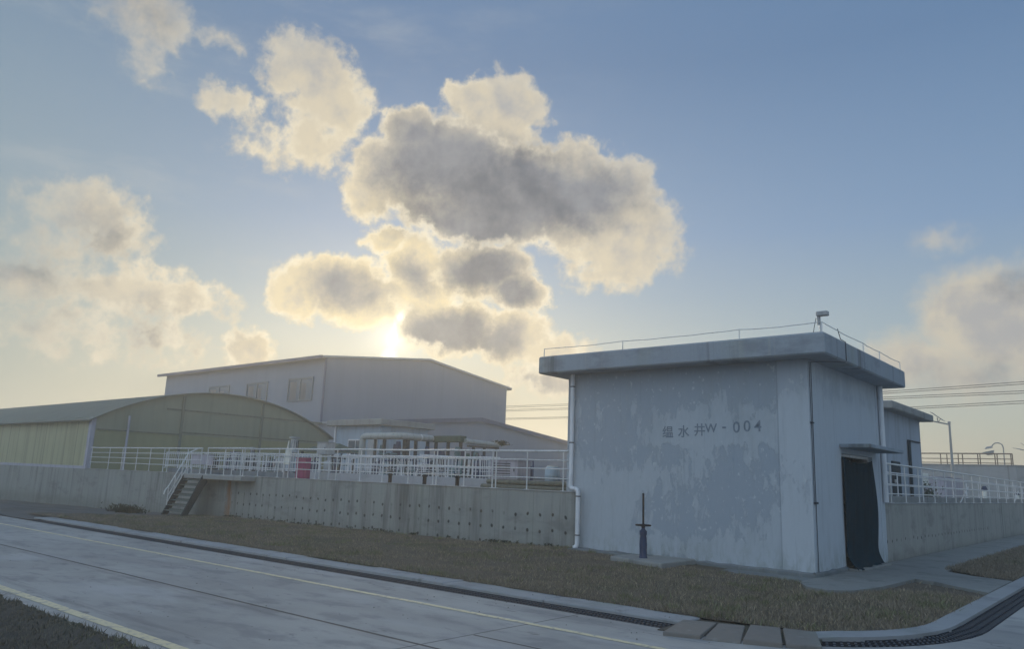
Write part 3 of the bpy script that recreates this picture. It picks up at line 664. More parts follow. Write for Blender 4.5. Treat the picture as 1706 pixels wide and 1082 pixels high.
# ------------------------------------------------------------------ valve house
HX0, HX1, HY0, HY1 = -11.06, -5.25, 15.32, 20.28
RZ0, RZ1 = 4.20, 4.62
hs = thing('pump_house', 'square pale flaking house with a flat overhanging roof and faded lettering', 'building', (-8.2, 17.8, 0))
DY0, DY1, DH = 17.2, 19.45, 2.44
mb = MB()
mb.box(HX0, HY0, -.3, HX1, HY0+.24, RZ0)
mb.box(HX0, HY1-.24, -.3, HX1, HY1, RZ0)
mb.box(HX0, HY0+.24, -.3, HX0+.24, HY1-.24, RZ0)
mb.box(HX1-.24, HY0+.24, -.3, HX1, DY0, RZ0); mb.box(HX1-.24, DY1, -.3, HX1, HY1-.24, RZ0); mb.box(HX1-.24, DY0, DH, HX1, DY1, RZ0)
obj('wall', mb, render_m, hs)
mb = MB().bbox(-5.86, HY0-.018, .1, HX1+.012, HY0+.05, RZ0, .006).bbox(HX1-.05, HY0+.06, .1, HX1+.012, HY0+.45, RZ0, .006)
obj('corner_pilaster', mb, render_m, hs)
mb = MB().bbox(HX1-.05, HY1-.34, 0.05, HX1+.014, HY1+.01, RZ0, .006)
obj('corner_pilaster', mb, render_m, hs)
obj('floor', MB().box(HX0+.2, HY0+.2, -.1, HX1-.02, HY1-.2, .09), conc_m, hs)
# roof slab with an irregular worn edge
mb = MB().bbox(-11.6, 14.77, RZ0, -4.717, 20.72, RZ1, .03)
rf = obj('roof', mb, roof_m, hs)
obj('roof_screed', MB().bbox(-11.45, 14.92, RZ1, -4.87, 20.57, RZ1+.03, .01), conc_m, hs)
# rough plinth
mb = MB()
def rough(mb, x0, y0, x1, y1, z0, z1, j=.02, step=.25, axis='x'):
    a, b = (x0, x1) if axis == 'x' else (y0, y1); n = max(2, int((b-a)/step)); pr = None
    for i in range(n+1):
        q = a+(b-a)*i/n; f = random.uniform(-j, j); zt = z1+random.uniform(-j, j)*.8
        if axis == 'x': ring = [(q, y0+f, z0), (q, y0+f+.01, zt-.02), (q, y0+f+.03, zt), (q, y1, zt+.004)]
        else: ring = [(x1+f, q, z0), (x1+f-.01, q, zt-.02), (x1+f-.03, q, zt), (x0, q, zt+.004)]
        if pr is not None: mb.add(pr+ring, [(0, 1, 5, 4), (1, 2, 6, 5), (2, 3, 7, 6)])
        pr = ring
    return mb
rough(mb, -10.7, 15.2, -5.19, 15.33, -.3, .115)
rough(mb, -5.26, 15.2, -5.17, 17.15, -.3, .115, axis='y')
obj('plinth', mb, plinth_m, hs)
# raised cracked ledge along the foot, and the valve pedestal
mb = MB(); rough(mb, -10.68, 14.88, -8.55, 15.3, -.3, .13, .015)
obj('ledge', mb, plinth_m, label='cracked low concrete ledge along the foot of the house front', cat='ledge', origin=(-9.6, 15, 0))
mb = MB().prism([(-9.0, 14.05), (-7.62, 13.72), (-7.62, 15.18), (-8.54, 15.18), (-8.54, 14.86), (-9.0, 14.86)], -.2, .155)
o = obj('valve_pedestal', mb, conc_m, label='broken concrete block carrying the black gate valve', cat='pedestal', origin=(-8.3, 14.5, 0)); b = o.modifiers.new('bevel', 'BEVEL'); b.width = .03; b.segments = 2
# lettering, painted on the render
def letters(txt, x, z, size, parent):
    cu = bpy.data.curves.new('lettering', 'FONT'); cu.body = txt; cu.size = size; cu.align_x = 'CENTER'; cu.extrude = .0015; cu.offset = .003
    o = bpy.data.objects.new('lettering', cu); C.objects.link(o)
    o.rotation_euler = (R(90), 0, 0); o.location = (x, HY0-.0035, z)
    bpy.context.view_layer.update()
    dg = bpy.context.evaluated_depsgraph_get(); me = bpy.data.meshes.new_from_object(o.evaluated_get(dg)); mw = o.matrix_world.copy()
    bpy.data.objects.remove(o)
    me.transform(Matrix.Translation(-ORG[parent.name]) @ mw); me.materials.clear(); me.materials.append(paint_m)
    n = bpy.data.objects.new('lettering', me); link(n, parent); return n
for ch, x, z, s in zip('缊水井W-004', (-8.34, -7.96, -7.58, -7.32, -7.02, -6.75, -6.52, -6.29), (2.68, 2.69, 2.72, 2.77, 2.79, 2.76, 2.78, 2.78), (.28, .28, .28, .26, .34, .32, .32, .32)):
    letters(ch, x, z, s, hs)
# door canopy, frame and curtain
mb = MB().bbox(HX1+.002, 17.08, 2.55, -4.62, 19.75, 2.63, .012)
obj('canopy', mb, roof_m, hs)
mb = MB().bbox(-5.42, DY0, .09, -5.33, DY0+.06, DH, .005).bbox(-5.42, DY1-.06, .09, -5.33, DY1, DH, .005).bbox(-5.42, DY0+.06, DH-.06, -5.33, DY1-.06, DH, .005)
obj('door_frame', mb, steel_white, hs)
obj('doorstep', MB().bbox(-5.24, 17.16, -.1, -4.95, 19.5, .085, .02), pave_m, hs)
mb = MB(); nu, nv = 60, 34; v = []
for j in range(nv+1):
    t = j/nv; 
    for i in range(nu+1):
        s_ = i/nu; z = 2.36-.10*math.sin(math.pi*s_)*(1-t) - t*2.30
        amp = .012+.03*t; y = 17.16+2.22*s_+ .10*math.sin(math.pi*min(1, t*1.3))*(s_-.35)
        x = -5.215+amp*math.sin(s_*19+math.sin(t*3)*.8)+.02*math.sin(s_*43+t*5)
        if t > .82: q = (t-.82)/.18; x += .26*q*q*(.9-.3*s_); z = max(z, .06+.02*math.sin(s_*17))
        v.append((x, y, z))
mb.add(v, [(j*(nu+1)+i, j*(nu+1)+i+1, (j+1)*(nu+1)+i+1, (j+1)*(nu+1)+i) for j in range(nv) for i in range(nu)], True)
cu_t = obj('door_curtain', mb, curtain_m, label='dark green cloth curtain hanging in the doorway and trailing on the step', cat='curtain', origin=(-5.2, 18.3, 0))
so_ = cu_t.modifiers.new('thick', 'SOLIDIFY'); so_.thickness = .006
# downpipes with collars
def arc(p0, p1, p2, n=6):
    return [Vector(p0).lerp(Vector(p1), k/n).lerp(Vector(p1).lerp(Vector(p2), k/n), k/n) for k in range(n+1)]
dx, dy = -10.88, 15.24
pts = [(dx, dy, RZ0), (dx, dy, 1.58)]+arc((dx, dy, 1.58), (dx, dy-.02, 1.47), (dx+.1, dy-.04, 1.47))[1:]+arc((-10.72, 15.16, 1.47), (-10.60, 15.15, 1.47), (-10.60, 15.15, 1.36))+[(-10.60, 15.15, .25)]+arc((-10.60, 15.15, .25), (-10.60, 15.15, .15), (-10.66, 15.08, .13))[1:]
dp = obj('downpipe', MB().tube(pts, .052, 12), pvc_m, hs)
for z, x, y in ((3.9, dx, dy), (2.55, dx, dy), (1.30, -10.60, 15.15), (.42, -10.60, 15.15)):
    obj('pipe_clamp', MB().tube([(x, y, z-.012), (x, y, z+.012)], .06, 12), cable_m, dp)
dp = obj('downpipe', MB().tube([(-5.17, 20.14, RZ0), (-5.17, 20.14, 1.42)], .06, 12), pvc_m, hs)
obj('pipe_clamp', MB().tube([(-5.17, 20.14, 2.68), (-5.17, 20.14, 2.705)], .067, 12), cable_m, dp)
# earth cable down the corner
mb = MB().tube([(-4.80, 15.85, 4.86), (-4.78, 15.95, 4.66), (-4.70, 16.0, 4.60), (-4.70, 16.0, 4.22)], .009, 5)
mb.tube([(-4.72, 16.0, 4.19), (-5.0, 15.6, 4.17), (-5.225, 15.45, 4.15), (-5.224, 15.44, 2.9), (-5.222, 15.43, 1.6), (-5.215, 15.42, .02)], .0075, 5)
mb.tube([(-5.225, 15.36, 4.15), (-5.225, 15.36, 1.4)], .006, 5)
mb.bbox(-5.235, 15.30, 2.93, -5.20, 15.46, 2.955, .003).bbox(-5.235, 15.34, 1.38, -5.195, 15.50, 1.42, .003)
obj('earth_cable', mb, cable_m, hs)
# lightning tape on short rods round the roof
rods = [(-11.50, 14.87), (-9.24, 14.87), (-6.45, 14.87), (-4.79, 14.87), (-4.79, 17.54), (-4.79, 18.80), (-4.79, 20.6)]
for x, y in rods: obj('rod', MB().tube([(x, y, RZ1), (x, y, RZ1+.21)], .011, 6), steel_m, hs)
pts = []
seq = rods
for (a, b) in zip(seq, seq[1:]):
    for k in range(8):
        t = k/8; pts.append((a[0]+(b[0]-a[0])*t, a[1]+(b[1]-a[1])*t, RZ1+.21-.05*4*t*(1-t)*(.3+random.random()*.2)+random.uniform(-.004, .004)))
pts.append((*seq[-1], RZ1+.21))
obj('lightning_wire', MB().tube(pts, .008, 5), steel_m, hs)
sc_ = thing('security_camera', 'small grey camera on a short mast at the near roof corner', 'camera', (-4.83, 14.9, RZ1))
obj('mast', MB().tube([(-4.83, 14.9, RZ1), (-4.83, 14.9, RZ1+.28)], .018, 8), steel_m, sc_)
obj('bracket', MB().tube([(-4.85, 14.9, RZ1+.16), (-4.85, 14.9, RZ1+.36)], .034, 8), greybox_m, sc_)
hd = obj('camera_housing', MB().bbox(-4.88, 14.82, RZ1+.32, -4.66, 14.94, RZ1+.41, .012), greybox_m, sc_)
obj('cable', MB().tube([(-4.90, 14.9, RZ1+.3), (-4.95, 14.92, RZ1+.12), (-4.97, 14.93, RZ1+.03)], .006, 5), cable_m, sc_)
# gate valve
vx, vy = -8.37, 14.32
gv = thing('gate_valve', 'black gate valve with a tall rising stem in front of the house wall', 'valve', (vx, vy, .15))
prof = [(.085, .155), (.085, .18), (.078, .19), (.075, .30), (.08, .42), (.072, .55), (.06, .60), (.075, .62), (.078, .69), (.05, .71), (.035, .74), (.032, .79)]
mb = MB().tube([(vx, vy, z) for r, z in prof], [r for r, z in prof], 14)
obj('valve_body', mb, vessel_m, gv)
mb = MB(); n = 20
for k in range(n):
    a, b = 6.2832*k/n, 6.2832*(k+1)/n; mb.tube([(vx+.15*math.cos(a), vy+.15*math.sin(a), .805), (vx+.15*math.cos(b), vy+.15*math.sin(b), .805)], .016, 6, cap=False)
for k in range(4): a = 6.2832*k/4+.3; mb.tube([(vx, vy, .79), (vx+.15*math.cos(a), vy+.15*math.sin(a), .805)], .011, 6)
mb.tube([(vx, vy, .755), (vx, vy, .83)], .04, 10)
obj('handwheel', mb, black_m, gv)
obj('stem', MB().tube([(vx, vy, .75), (vx, vy, 1.45)], .021, 8), black_m, gv)
# small weeds along the foot of the walls
def weeds(name, label, spots, mat, hmin, hmax, n):
    mb = MB()
    for (cx, cy, cz, r) in spots:
        for _ in range(n):
            a = random.random()*6.283; rr = r*math.sqrt(random.random()); x, y = cx+rr*math.cos(a), cy+rr*math.sin(a); h = random.uniform(hmin, hmax); b = random.random()*6.283
            mb.add([(x-.01, y, cz), (x+.01, y, cz), (x+.6*h*math.cos(b), y+.6*h*math.sin(b), cz+h), ], [(0, 1, 2)])
            mb.add([(x, y-.012, cz+h*.4), (x+.05*math.cos(b), y+.05*math.sin(b), cz+h*.55), (x+.02, y+.02, cz+h*.75)], [(0, 1, 2)])
    return obj(name, mb, mat, kind='stuff', label=label, cat='weeds')
sp = [(random.uniform(-26, -11), 15.12, None, .07) for _ in range(60)]
weeds('wall_weeds', 'tiny dark weeds rooted along the foot of the long wall', [(x, y, zl(x, y), r) for x, y, _, r in sp], leaf_dark, .03, .12, 6)
def bush(x, y, z, rx, ry, h, n, mat, name, label):
    mb = MB()
    for _ in range(n):
        u, v_, w_ = random.gauss(0, .4), random.gauss(0, .4), abs(random.gauss(0, .45)); p = Vector((x+u*rx, y+v_*ry, z+min(1.2, w_)*h)); s_ = random.uniform(.03, .08)
        d = Vector((random.gauss(0, 1), random.gauss(0, 1), random.gauss(.3, 1))).normalized(); e = d.orthogonal().normalized()
        mb.add([p-e*s_*.4, p+e*s_*.4, p+d*s_*1.6], [(0, 1, 2)])
    mb.tube([(x, y, z-.05), (x+.1, y, z+h*.5)], .02, 5)
    return obj(name, mb, mat, label=label, cat='bush', origin=(x, y, z))
bush(-30.2, 13.6, zl(-30.2, 13.6), 1.3, .4, .2, 1300, leaf_dark, 'low_bush', 'dark low bush left of the steel stair at the wall foot')

# ------------------------------------------------------------------ railings
def railing(label, pts, zb, heights, posts, r=.019, rp=.017, top_r=.024, mat=None, balusters=None, group='pipe railings on the platform', name='metal_railing', doubles=()):
    mat = mat or steel_m
    t = thing(name, label, 'railing', (pts[0][0], pts[0][1], zb), group)
    P_ = [Vector((x, y, 0)) for x, y in pts]
    for k, h in enumerate(heights):
        q = [(p.x, p.y, zb+h) for p in P_]
        if len(q) == 2:     # slight sag and unevenness of real pipe
            m_ = 12; q = [tuple(Vector(q[0]).lerp(Vector(q[1]), i/m_)+Vector((0, 0, random.uniform(-.006, .006)))) for i in range(m_+1)]
        obj('top_rail' if k == 0 else 'rail', MB().tube(q, top_r if k == 0 else r*.7, 8), mat, t)
    for x, y in posts:
        l = random.uniform(-.008, .008)
        obj('post', MB().tube([(x+l, y, zb-.01), (x, y, zb+heights[0])], rp, 8).bbox(x-.05, y-.05, zb-.01, x+.05, y+.05, zb+.008, .003), mat, t)
    if balusters:
        n, z0, z1, rb = balusters; L = [(P_[i+1]-P_[i]).length for i in range(len(P_)-1)]; tot = sum(L)
        for k in range(n):
            d = tot*(k+.5)/n; i = 0
            while d > L[i] and i < len(L)-1: d -= L[i]; i += 1
            p = P_[i].lerp(P_[i+1], d/L[i]); obj('baluster', MB().box(p.x-rb, p.y-rb, zb+z0, p.x+rb, p.y+rb, zb+z1), mat, t)
    return t
HH = (.95, .73, .52, .29)
fx = [-11.15, -12.27, -13.30, -13.42, -14.42, -15.47, -15.60, -16.61, -17.73, -18.75, -19.92, -20.98, -22.0, -23.1, -24.3, -25.4, -26.0]
railing('long silver pipe railing on the wall between the stair head and the house', [(-11.0, 15.3), (-27.1, 15.3)], DZ, HH, [(x, 15.3) for x in fx])
railing('pale pipe railing on the wall left of the stair, up to the green shed', [(-28.2, 15.3), (-38.3, 15.3)], DZ, HH, [(x, 15.3) for x in (-28.25, -29.3, -30.85, -31.2, -32.4, -33.6, -34.75, -35.0, -36.3, -38.2)])
railing('silver railing on the side wall receding behind the house', [(-5.36, 20.35), (-5.36, 95)], DZ, (.97, .70, .44, .22), [(-5.36, y) for y in (20.4, 21.4, 22.8, 24.3, 24.75, 26.2, 27.7, 29.2, 30.7, 32.2, 33.8, 35.6, 37.5, 39.6, 41.9, 44.3, 47, 50, 53, 57, 61, 66, 71, 78, 86)], r=.022)
railing('short guard railing along the edge of the stair landing', [(-26.7, 15.25), (-26.7, 14.7), (-24.25, 14.7), (-24.25, 15.25)], DZ-.01, (.95, .64, .33), [(-26.7, 14.7), (-25.5, 14.7), (-24.25, 14.7)])
# diagonal stays leaning on the side railing
for y in (30.2, 42.3):
    o = obj('diagonal_stay', MB().tube([(-5.42, y, DZ), (-5.42, y+1.6, DZ+.55)], .018, 6), steel_m, label=('nearer' if y < 35 else 'farther')+' slanting steel stay leaning against the receding side railing', cat='brace', group='slanting stays', origin=(-5.4, y, DZ))

# steel stair
st = thing('steel_stair', 'dark steel stair climbing the long wall, with one handrail', 'stair', (-27.6, 14.1, -.05))
sx0, sx1, sy0, sy1, sz0, sz1 = -28.15, -26.75, 13.98, 14.68, -.06, 1.26
for x in (sx0, sx1):
    mb = MB().add([(x+a, y, z) for a in (-.03, .03) for (y, z) in ((sy0-.03, sz0-.04), (sy0+.2, sz0-.04), (sy1+.14, sz1-.10), (sy1-.06, sz1+.10))], [(0, 1, 2, 3), (7, 6, 5, 4), (0, 4, 5, 1), (1, 5, 6, 2), (2, 6, 7, 3), (3, 7, 4, 0)])
    obj('stringer', mb, dark_steel, st)
tread_m = simple('checker_plate', (.12, .155, .155), .55, .3, .3, 10)
for k in range(7):
    t = (k+.7)/7.2; y = sy0+(sy1-sy0)*t; z = sz0+(sz1-sz0)*t
    obj('tread', MB().box(sx0+.03, y-.02, z-.02, sx1-.03, y+.20, z+.012).box(sx0+.03, y+.16, z+.012, sx1-.03, y+.17, z+.07), tread_m, st)
hp = [(sx0, sy0-.02, .62), (sx0, sy0+.02, .78), (sx0, sy0+.12, .90), (sx0, sy1+.05, 2.16), (sx0, sy1+.45, 2.36)]
obj('handrail', MB().tube(hp, .024, 8), steel_m, st)
for off in (.28, .52): obj('rail', MB().tube([(sx0, sy0+.14, .86-off), (sx0, sy1+.05, 2.14-off)], .014, 6), steel_m, st)
for t in (.05, .35, .68, .98):
    y = sy0+.1+(sy1-sy0)*t; z = sz0+(sz1-sz0)*t; obj('post', MB().tube([(sx0, y, z), (sx0, y, z+.92)], .018, 6), steel_m, st)

# ------------------------------------------------------------------ clutter of the treatment tanks behind the front railing
def lowwall(x0, x1, y, h, label, mat=conc_m):
    return obj('tank_wall', MB().bbox(x0, y, DZ-.06, x1, y+.2, DZ+h, .012), mat, label=label, cat='low wall', group='low tank walls', origin=(x0, y, DZ))
lowwall(-24.6, -12.2, 17.3, .22, 'pale low tank wall right behind the front railing, centre', kerb_m)
lowwall(-36, -25.2, 17.9, .16, 'low grey tank wall behind the stair head', plinth_m)
lowwall(-34, -13.5, 21.4, .35, 'farther and higher dark tank wall in front of the big pipe', plinth_m)
railing('white picket railing on the pale low tank wall, under the big pipe', [(-22.4, 17.4), (-15.0, 17.4)], DZ+.22, (.62, .30), [(x, 17.4) for x in np.linspace(-22.4, -15, 8)], r=.018, rp=.018, top_r=.02, mat=steel_white, balusters=(44, .02, .60, .007))
railing('white picket railing behind the pale one, nearer the big pipe', [(-24.6, 19.6), (-16.6, 19.6)], DZ, (.85, .45), [(x, 19.6) for x in np.linspace(-24.6, -16.6, 8)], r=.018, rp=.02, top_r=.02, mat=steel_white, balusters=(50, .1, .83, .008))
railing('picket railing behind the stair head, left of the red cabinet', [(-36.5, 18.0), (-24.4, 18.0)], DZ+.16, (.72, .38, .08), [(x, 18.0) for x in np.linspace(-36.5, -24.4, 11)], r=.018, rp=.02, top_r=.02, mat=steel_white, balusters=(64, .05, .70, .007))
railing('far picket railing in front of the green shed gable', [(-36.8, 21.2), (-25.0, 21.2)], DZ, (.9, .5), [(x, 21.2) for x in np.linspace(-36.8, -25, 9)], r=.02, rp=.022, top_r=.022, mat=steel_white, balusters=(46, .1, .88, .009))
railing('short pipe railing by the pile at the left house corner', [(-13.2, 19.5), (-10.2, 19.5)], DZ, (.8, .5, .2), [(x, 19.5) for x in (-13.2, -12.2, -11.2, -10.2)], r=.02, mat=steel_white)
railing('cross railing running back from the pale tank wall, centre', [(-18.6, 17.6), (-18.6, 21.3)], DZ+.1, (.8, .5, .25), [(-18.6, y) for y in (17.7, 18.8, 20, 21.2)], r=.02, mat=steel_white)
railing('cross railing running back beside the dark pipes', [(-24.8, 18.2), (-24.8, 21.2)], DZ, (.9, .6, .3), [(-24.8, y) for y in (18.2, 19.2, 20.2, 21.2)], r=.02, mat=steel_white)

def filter_vessel(x, y, r, h, mt, label):
    t = thing('filter_vessel', label, 'vessel', (x, y, DZ-.05), 'filter vessels behind the white picket railings')
    z0 = DZ+.12
    b = obj('tank_body', MB().tube([(x, y, z0), (x, y, z0+.06), (x, y, z0+h*.75), (x, y, z0+h*.92), (x, y, z0+h)], [r*.7, r, r, r*.75, r*.15], 14), mt, t)
    obj('pipe', MB().tube([(x, y, z0+h), (x, y, z0+h+.12), (x+r*1.2, y, z0+h+.12), (x+r*1.2, y, DZ)], .03, 6), mt, t)
    for k in range(3): a = 2.1*k+.4; obj('leg', MB().box(x+r*.7*math.cos(a)-.025, y+r*.7*math.sin(a)-.025, DZ-.05, x+r*.7*math.cos(a)+.025, y+r*.7*math.sin(a)+.025, z0+.05), dark_steel, t)
for k, x in enumerate(np.arange(-24.0, -16.2, .68)):
    mt = (vessel_m, dark_steel, vessel2_m, vessel_m)[k % 4]; filter_vessel(x, 20.5+.2*math.sin(k*2.3), .25, .62+.1*math.sin(k*1.7), mt, 'dark squat filter vessel of the row behind the white pickets, below the lagged pipe')
for k, x in enumerate(np.arange(-34.6, -25.6, 1.1)):
    mt = (dark_steel, vessel_m, greybox_m)[k % 3]; filter_vessel(x, 19.4+.2*math.sin(k*1.9), .27, .55+.12*math.sin(k*2.7), mt, 'squat filter vessel of the row behind the stair head railings')
def cabinet(name, label, cat, x0, y0, x1, y1, z0, z1, mat, legs=False, door=True, group=None, dmat=None, roof=True):
    t = thing(name, label, cat, ((x0+x1)/2, (y0+y1)/2, DZ-.05), group)
    obj('body', MB().bbox(x0, y0, z0, x1, y1, z1, .012), mat, t)
    if door:
        d = obj('door', MB().bbox(x0+.05, y0-.012, z0+.05, x1-.05, y0-.001, z1-.05, .004), dmat or mat, t)
        obj('handle', MB().box(x1-.12, y0-.03, (z0+z1)/2-.04, x1-.10, y0-.013, (z0+z1)/2+.04), dark_steel, d)
    if roof: obj('cap', MB().bbox(x0-.02, y0-.03, z1+.001, x1+.02, y1+.02, z1+.025, .006), mat, t)
    if legs:
        for x in (x0+.03, x1-.03): obj('leg', MB().box(x-.02, (y0+y1)/2-.02, DZ-.05, x+.02, (y0+y1)/2+.02, z0-.001), steel_m, t)
    return t
cabinet('red_cabinet', 'magenta red cabinet standing right behind the front railing', 'cabinet', -22.52, 15.60, -21.95, 15.80, DZ-.04, 2.06, red_m)
cabinet('white_switch_box', 'upper of the two white boxes left of the red cabinet', 'switch box', -22.95, 15.42, -22.65, 15.50, 2.10, 2.34, whitebox_m, door=False, group='white switch boxes', roof=False)
cabinet('white_switch_box', 'lower of the two white boxes left of the red cabinet, on legs', 'switch box', -23.00, 15.42, -22.68, 15.50, 1.84, 2.09, whitebox_m, legs=True, door=False, group='white switch boxes', roof=False)
cabinet('grey_control_box', 'grey control box on legs rising above the railing beside the small house', 'control box', -23.35, 17.0, -22.75, 17.35, 2.25, 2.66, greybox_m, legs=True)
cabinet('louvred_cabinet', 'pale mauve louvred cabinet near the right end of the front railing', 'cabinet', -14.9, 16.9, -13.9, 17.5, 1.62, 2.14, mauve_m, legs=True)
for k in range(6): obj('louvre', MB().box(-14.8, 16.875, 1.70+k*.07, -14.15, 16.886, 1.725+k*.07), dark_steel, bpy.data.objects['louvred_cabinet'])
cabinet('mauve_panel_board', 'broad pale mauve panel board behind the stair head', 'panel', -32.6, 17.2, -30.9, 17.3, 1.75, 2.16, mauve_m, legs=True, door=False)
cabinet('blue_grey_pump_box', 'blue grey pump box behind the picket railing, between stair and red cabinet', 'pump box', -28.2, 18.9, -27.2, 19.5, 1.6, 2.3, bluewall_m, legs=True)
# motors on stands
def motor(x, y, z, s, label, hood):
    t = thing('vertical_motor', label, 'motor', (x, y, DZ-.05), 'motors on the tank walkways')
    obj('stand', MB().tube([(x, y, DZ-.05), (x, y, z)], .07*s, 10), greybox_m, t)
    b = obj('housing', MB().tube([(x, y, z), (x, y, z+.08*s), (x, y, z+.09*s), (x, y, z+.55*s), (x, y, z+.58*s)], [.2*s, .2*s, .15*s, .16*s, .10*s], 14), greybox_m, t)
    for k in range(10): a = .6283*k; obj('cooling_fin', MB().box(x+.155*s*math.cos(a)-.008, y+.155*s*math.sin(a)-.008, z+.14*s, x+.175*s*math.cos(a)+.008, y+.175*s*math.sin(a)+.008, z+.5*s), dark_steel, b)
    if hood: obj('hood', MB().tube([(x-.28*s, y-.1, z-.05), (x-.24*s, y-.1, z+.5*s)], [.09*s, .02], 8), whitebox_m, t)
    obj('top_flange', MB().tube([(x, y, z+.60*s), (x, y, z+.66*s)], .22*s, 14), greybox_m, t)
motor(-26.8, 18.4, 2.35, .95, 'tall grey motor with a white hood rising above the railing', True)
motor(-30.1, 18.6, 2.2, .55, 'small grey motor between the stair head and the tall motor', False)
motor(-20.3, 18.4, 1.6, .6, 'low grey motor behind the picket railing, right of the red cabinet', False)
motor(-24.9, 19.0, 1.5, .9, 'squat grey motor just left of the white switch boxes', False)
# small crane-like lifting frame, roofs and pipes further back
t = thing('dark_shelter', 'low dark green hip shelter behind the red cabinet', 'shelter', (-28.9, 22, DZ-.05))
mb = MB().add([(-31.0, 21.6, 2.55), (-28.6, 21.6, 2.55), (-28.6, 23.4, 2.55), (-31.0, 23.4, 2.55), (-30.4, 22.5, 2.95), (-29.2, 22.5, 2.95)], [(0, 1, 5, 4), (1, 2, 5), (2, 3, 4, 5), (3, 0, 4), (3, 2, 1, 0)]); obj('roof', mb, greenbeam_m, t)
for x, y in ((-30.9, 21.7), (-28.7, 21.7), (-30.9, 23.3), (-28.7, 23.3)): obj('post', MB().box(x-.04, y-.04, DZ-.05, x+.04, y+.04, 2.55), dark_steel, t)

# big lagged pipe on legs
dt = thing('pipe_gantry', 'thick pale lagged pipe bending over dark legs behind the railing', 'pipe gantry', (-26.9, 22, DZ-.05))
gx, gy0, gy1, gz = -24.62, 22.0, 23.95, 3.235
pts = [(-26.95, gy0, DZ-.05), (-26.95, gy0, 3.05)]+arc((-26.95, gy0, 3.05), (-26.95, gy0, gz), (-26.72, gy0, gz))[1:]+[(-25.0, gy0, gz)]+arc((-25.0, gy0, gz), (gx, gy0, gz), (gx, gy0+.4, gz))[1:]+[(gx, gy1, gz)]
obj('lagged_pipe', MB().tube(pts, .145, 14), duct_m, dt)
obj('pipe_band', MB().tube([(gx, 23.2, gz), (gx, 23.26, gz)], .152, 14), steel_m, dt)
def gleg(p, x, y, z1, w_=.10, mat=None, nm='leg'): return obj(nm, MB().bbox(x-w_/2, y-w_/2, DZ-.05, x+w_/2, y+w_/2, z1, .01), mat or dark_steel, p)
for x, y, w_ in ((-26.1, 22.0, .10), (-25.5, 22.0, .12), (gx, 22.45, .22), (gx, 23.0, .12), (gx, 23.7, .12)): gleg(dt, x, y, gz-.14, w_)
ct = thing('green_beam_rack', 'dark green boxed beam on posts, right of the thick lagged pipe', 'rack', (-23.6, 25.6, DZ-.05))
xb0, xb1, yb = -24.75, -22.95, 24.0
obj('beam', MB().bbox(xb0, yb, 3.10, xb1, yb+.4, 3.37, .02), greenbeam_m, ct)
for x in (xb0+.15, (xb0+xb1)/2, xb1-.15): gleg(ct, x, yb+.2, 3.099, .12, nm='post')
rt = thing('pipe_rack', 'thin far pipe rack continuing right of the green beam', 'rack', (-22.5, 26, DZ-.05))
obj('pipe', MB().tube([(xb1+.05, yb+.25, 3.15), (xb1+.05, 26.4, 3.10)], .11, 12), duct_m, rt)
obj('under_beam', MB().box(xb1-.03, yb+.45, 2.92, xb1+.13, 26.4, 2.99), dark_steel, rt)
for y in (24.8, 25.5, 26.3): gleg(rt, xb1+.05, y, 2.919, .1)
bush(-22.9, 26.5, 3.12, .5, .5, .16, 350, leaf_dark, 'rooftop_plant', 'scruffy dark plant at the far end of the pipe rack')
# vertical process pipes under the gantry
vi = 0
for (x, y, r, z, m_, lb) in ((-26.6, 22.8, .10, 2.9, vessel2_m, 'slim teal upright pipe just inside the left end of the lagged pipe'), (-25.9, 23.0, .13, 2.95, vessel_m, 'dark blue upright pipe with a bulge, second under the lagged pipe'),
        (-25.2, 22.9, .17, 2.9, bluetank_m, 'pale blue upright pipe under the bend of the lagged pipe'), (-24.5, 21.9, .13, 3.0, vessel_m, 'stout navy upright pipe directly under the bend'),
        (-23.9, 23.0, .12, 2.85, vessel_m, 'dark upright pipe right of the bend'), (-23.4, 23.3, .22, 2.75, vessel_m, 'thick dark upright vessel right of the bend'),
        (-22.7, 23.8, .22, 2.8, vessel_m, 'thick navy upright vessel left of the green beam'), (-22.4, 23.3, .14, 2.85, vessel2_m, 'teal upright pipe under the left end of the green beam'),
        (-21.9, 23.4, .10, 2.6, greenbeam_m, 'thin green upright pipe under the middle of the green beam'), (-21.3, 23.2, .16, 2.65, vessel2_m, 'stubby teal upright pipe under the right end of the green beam'),
        (-20.7, 23.0, .13, 2.5, vessel_m, 'short dark upright pipe below the far pipe rack')):
    t = thing('upright_pipe', lb, 'pipe', (x, y, DZ-.05), 'upright process pipes behind the railing')
    obj('shaft', MB().tube([(x, y, DZ-.05), (x, y, z-.35), (x, y, z-.3), (x, y, z)], [r*.8, r*.8, r, r*.7], 12), m_, t)
    obj('flange', MB().tube([(x, y, z-.42), (x, y, z-.37)], r*1.35, 12), m_, t)
    obj('flange', MB().tube([(x, y, 1.95), (x, y, 2.0)], r*1.3, 12), m_, t)
lbs = ['left of the red cabinet by the white boxes', 'just right of the red cabinet', 'before the left leg of the lagged pipe', 'under the bend of the lagged pipe', 'in front of the green beam', 'at the right end of the white pickets', 'behind the mauve panel board', 'between the panel board and the tall motor']
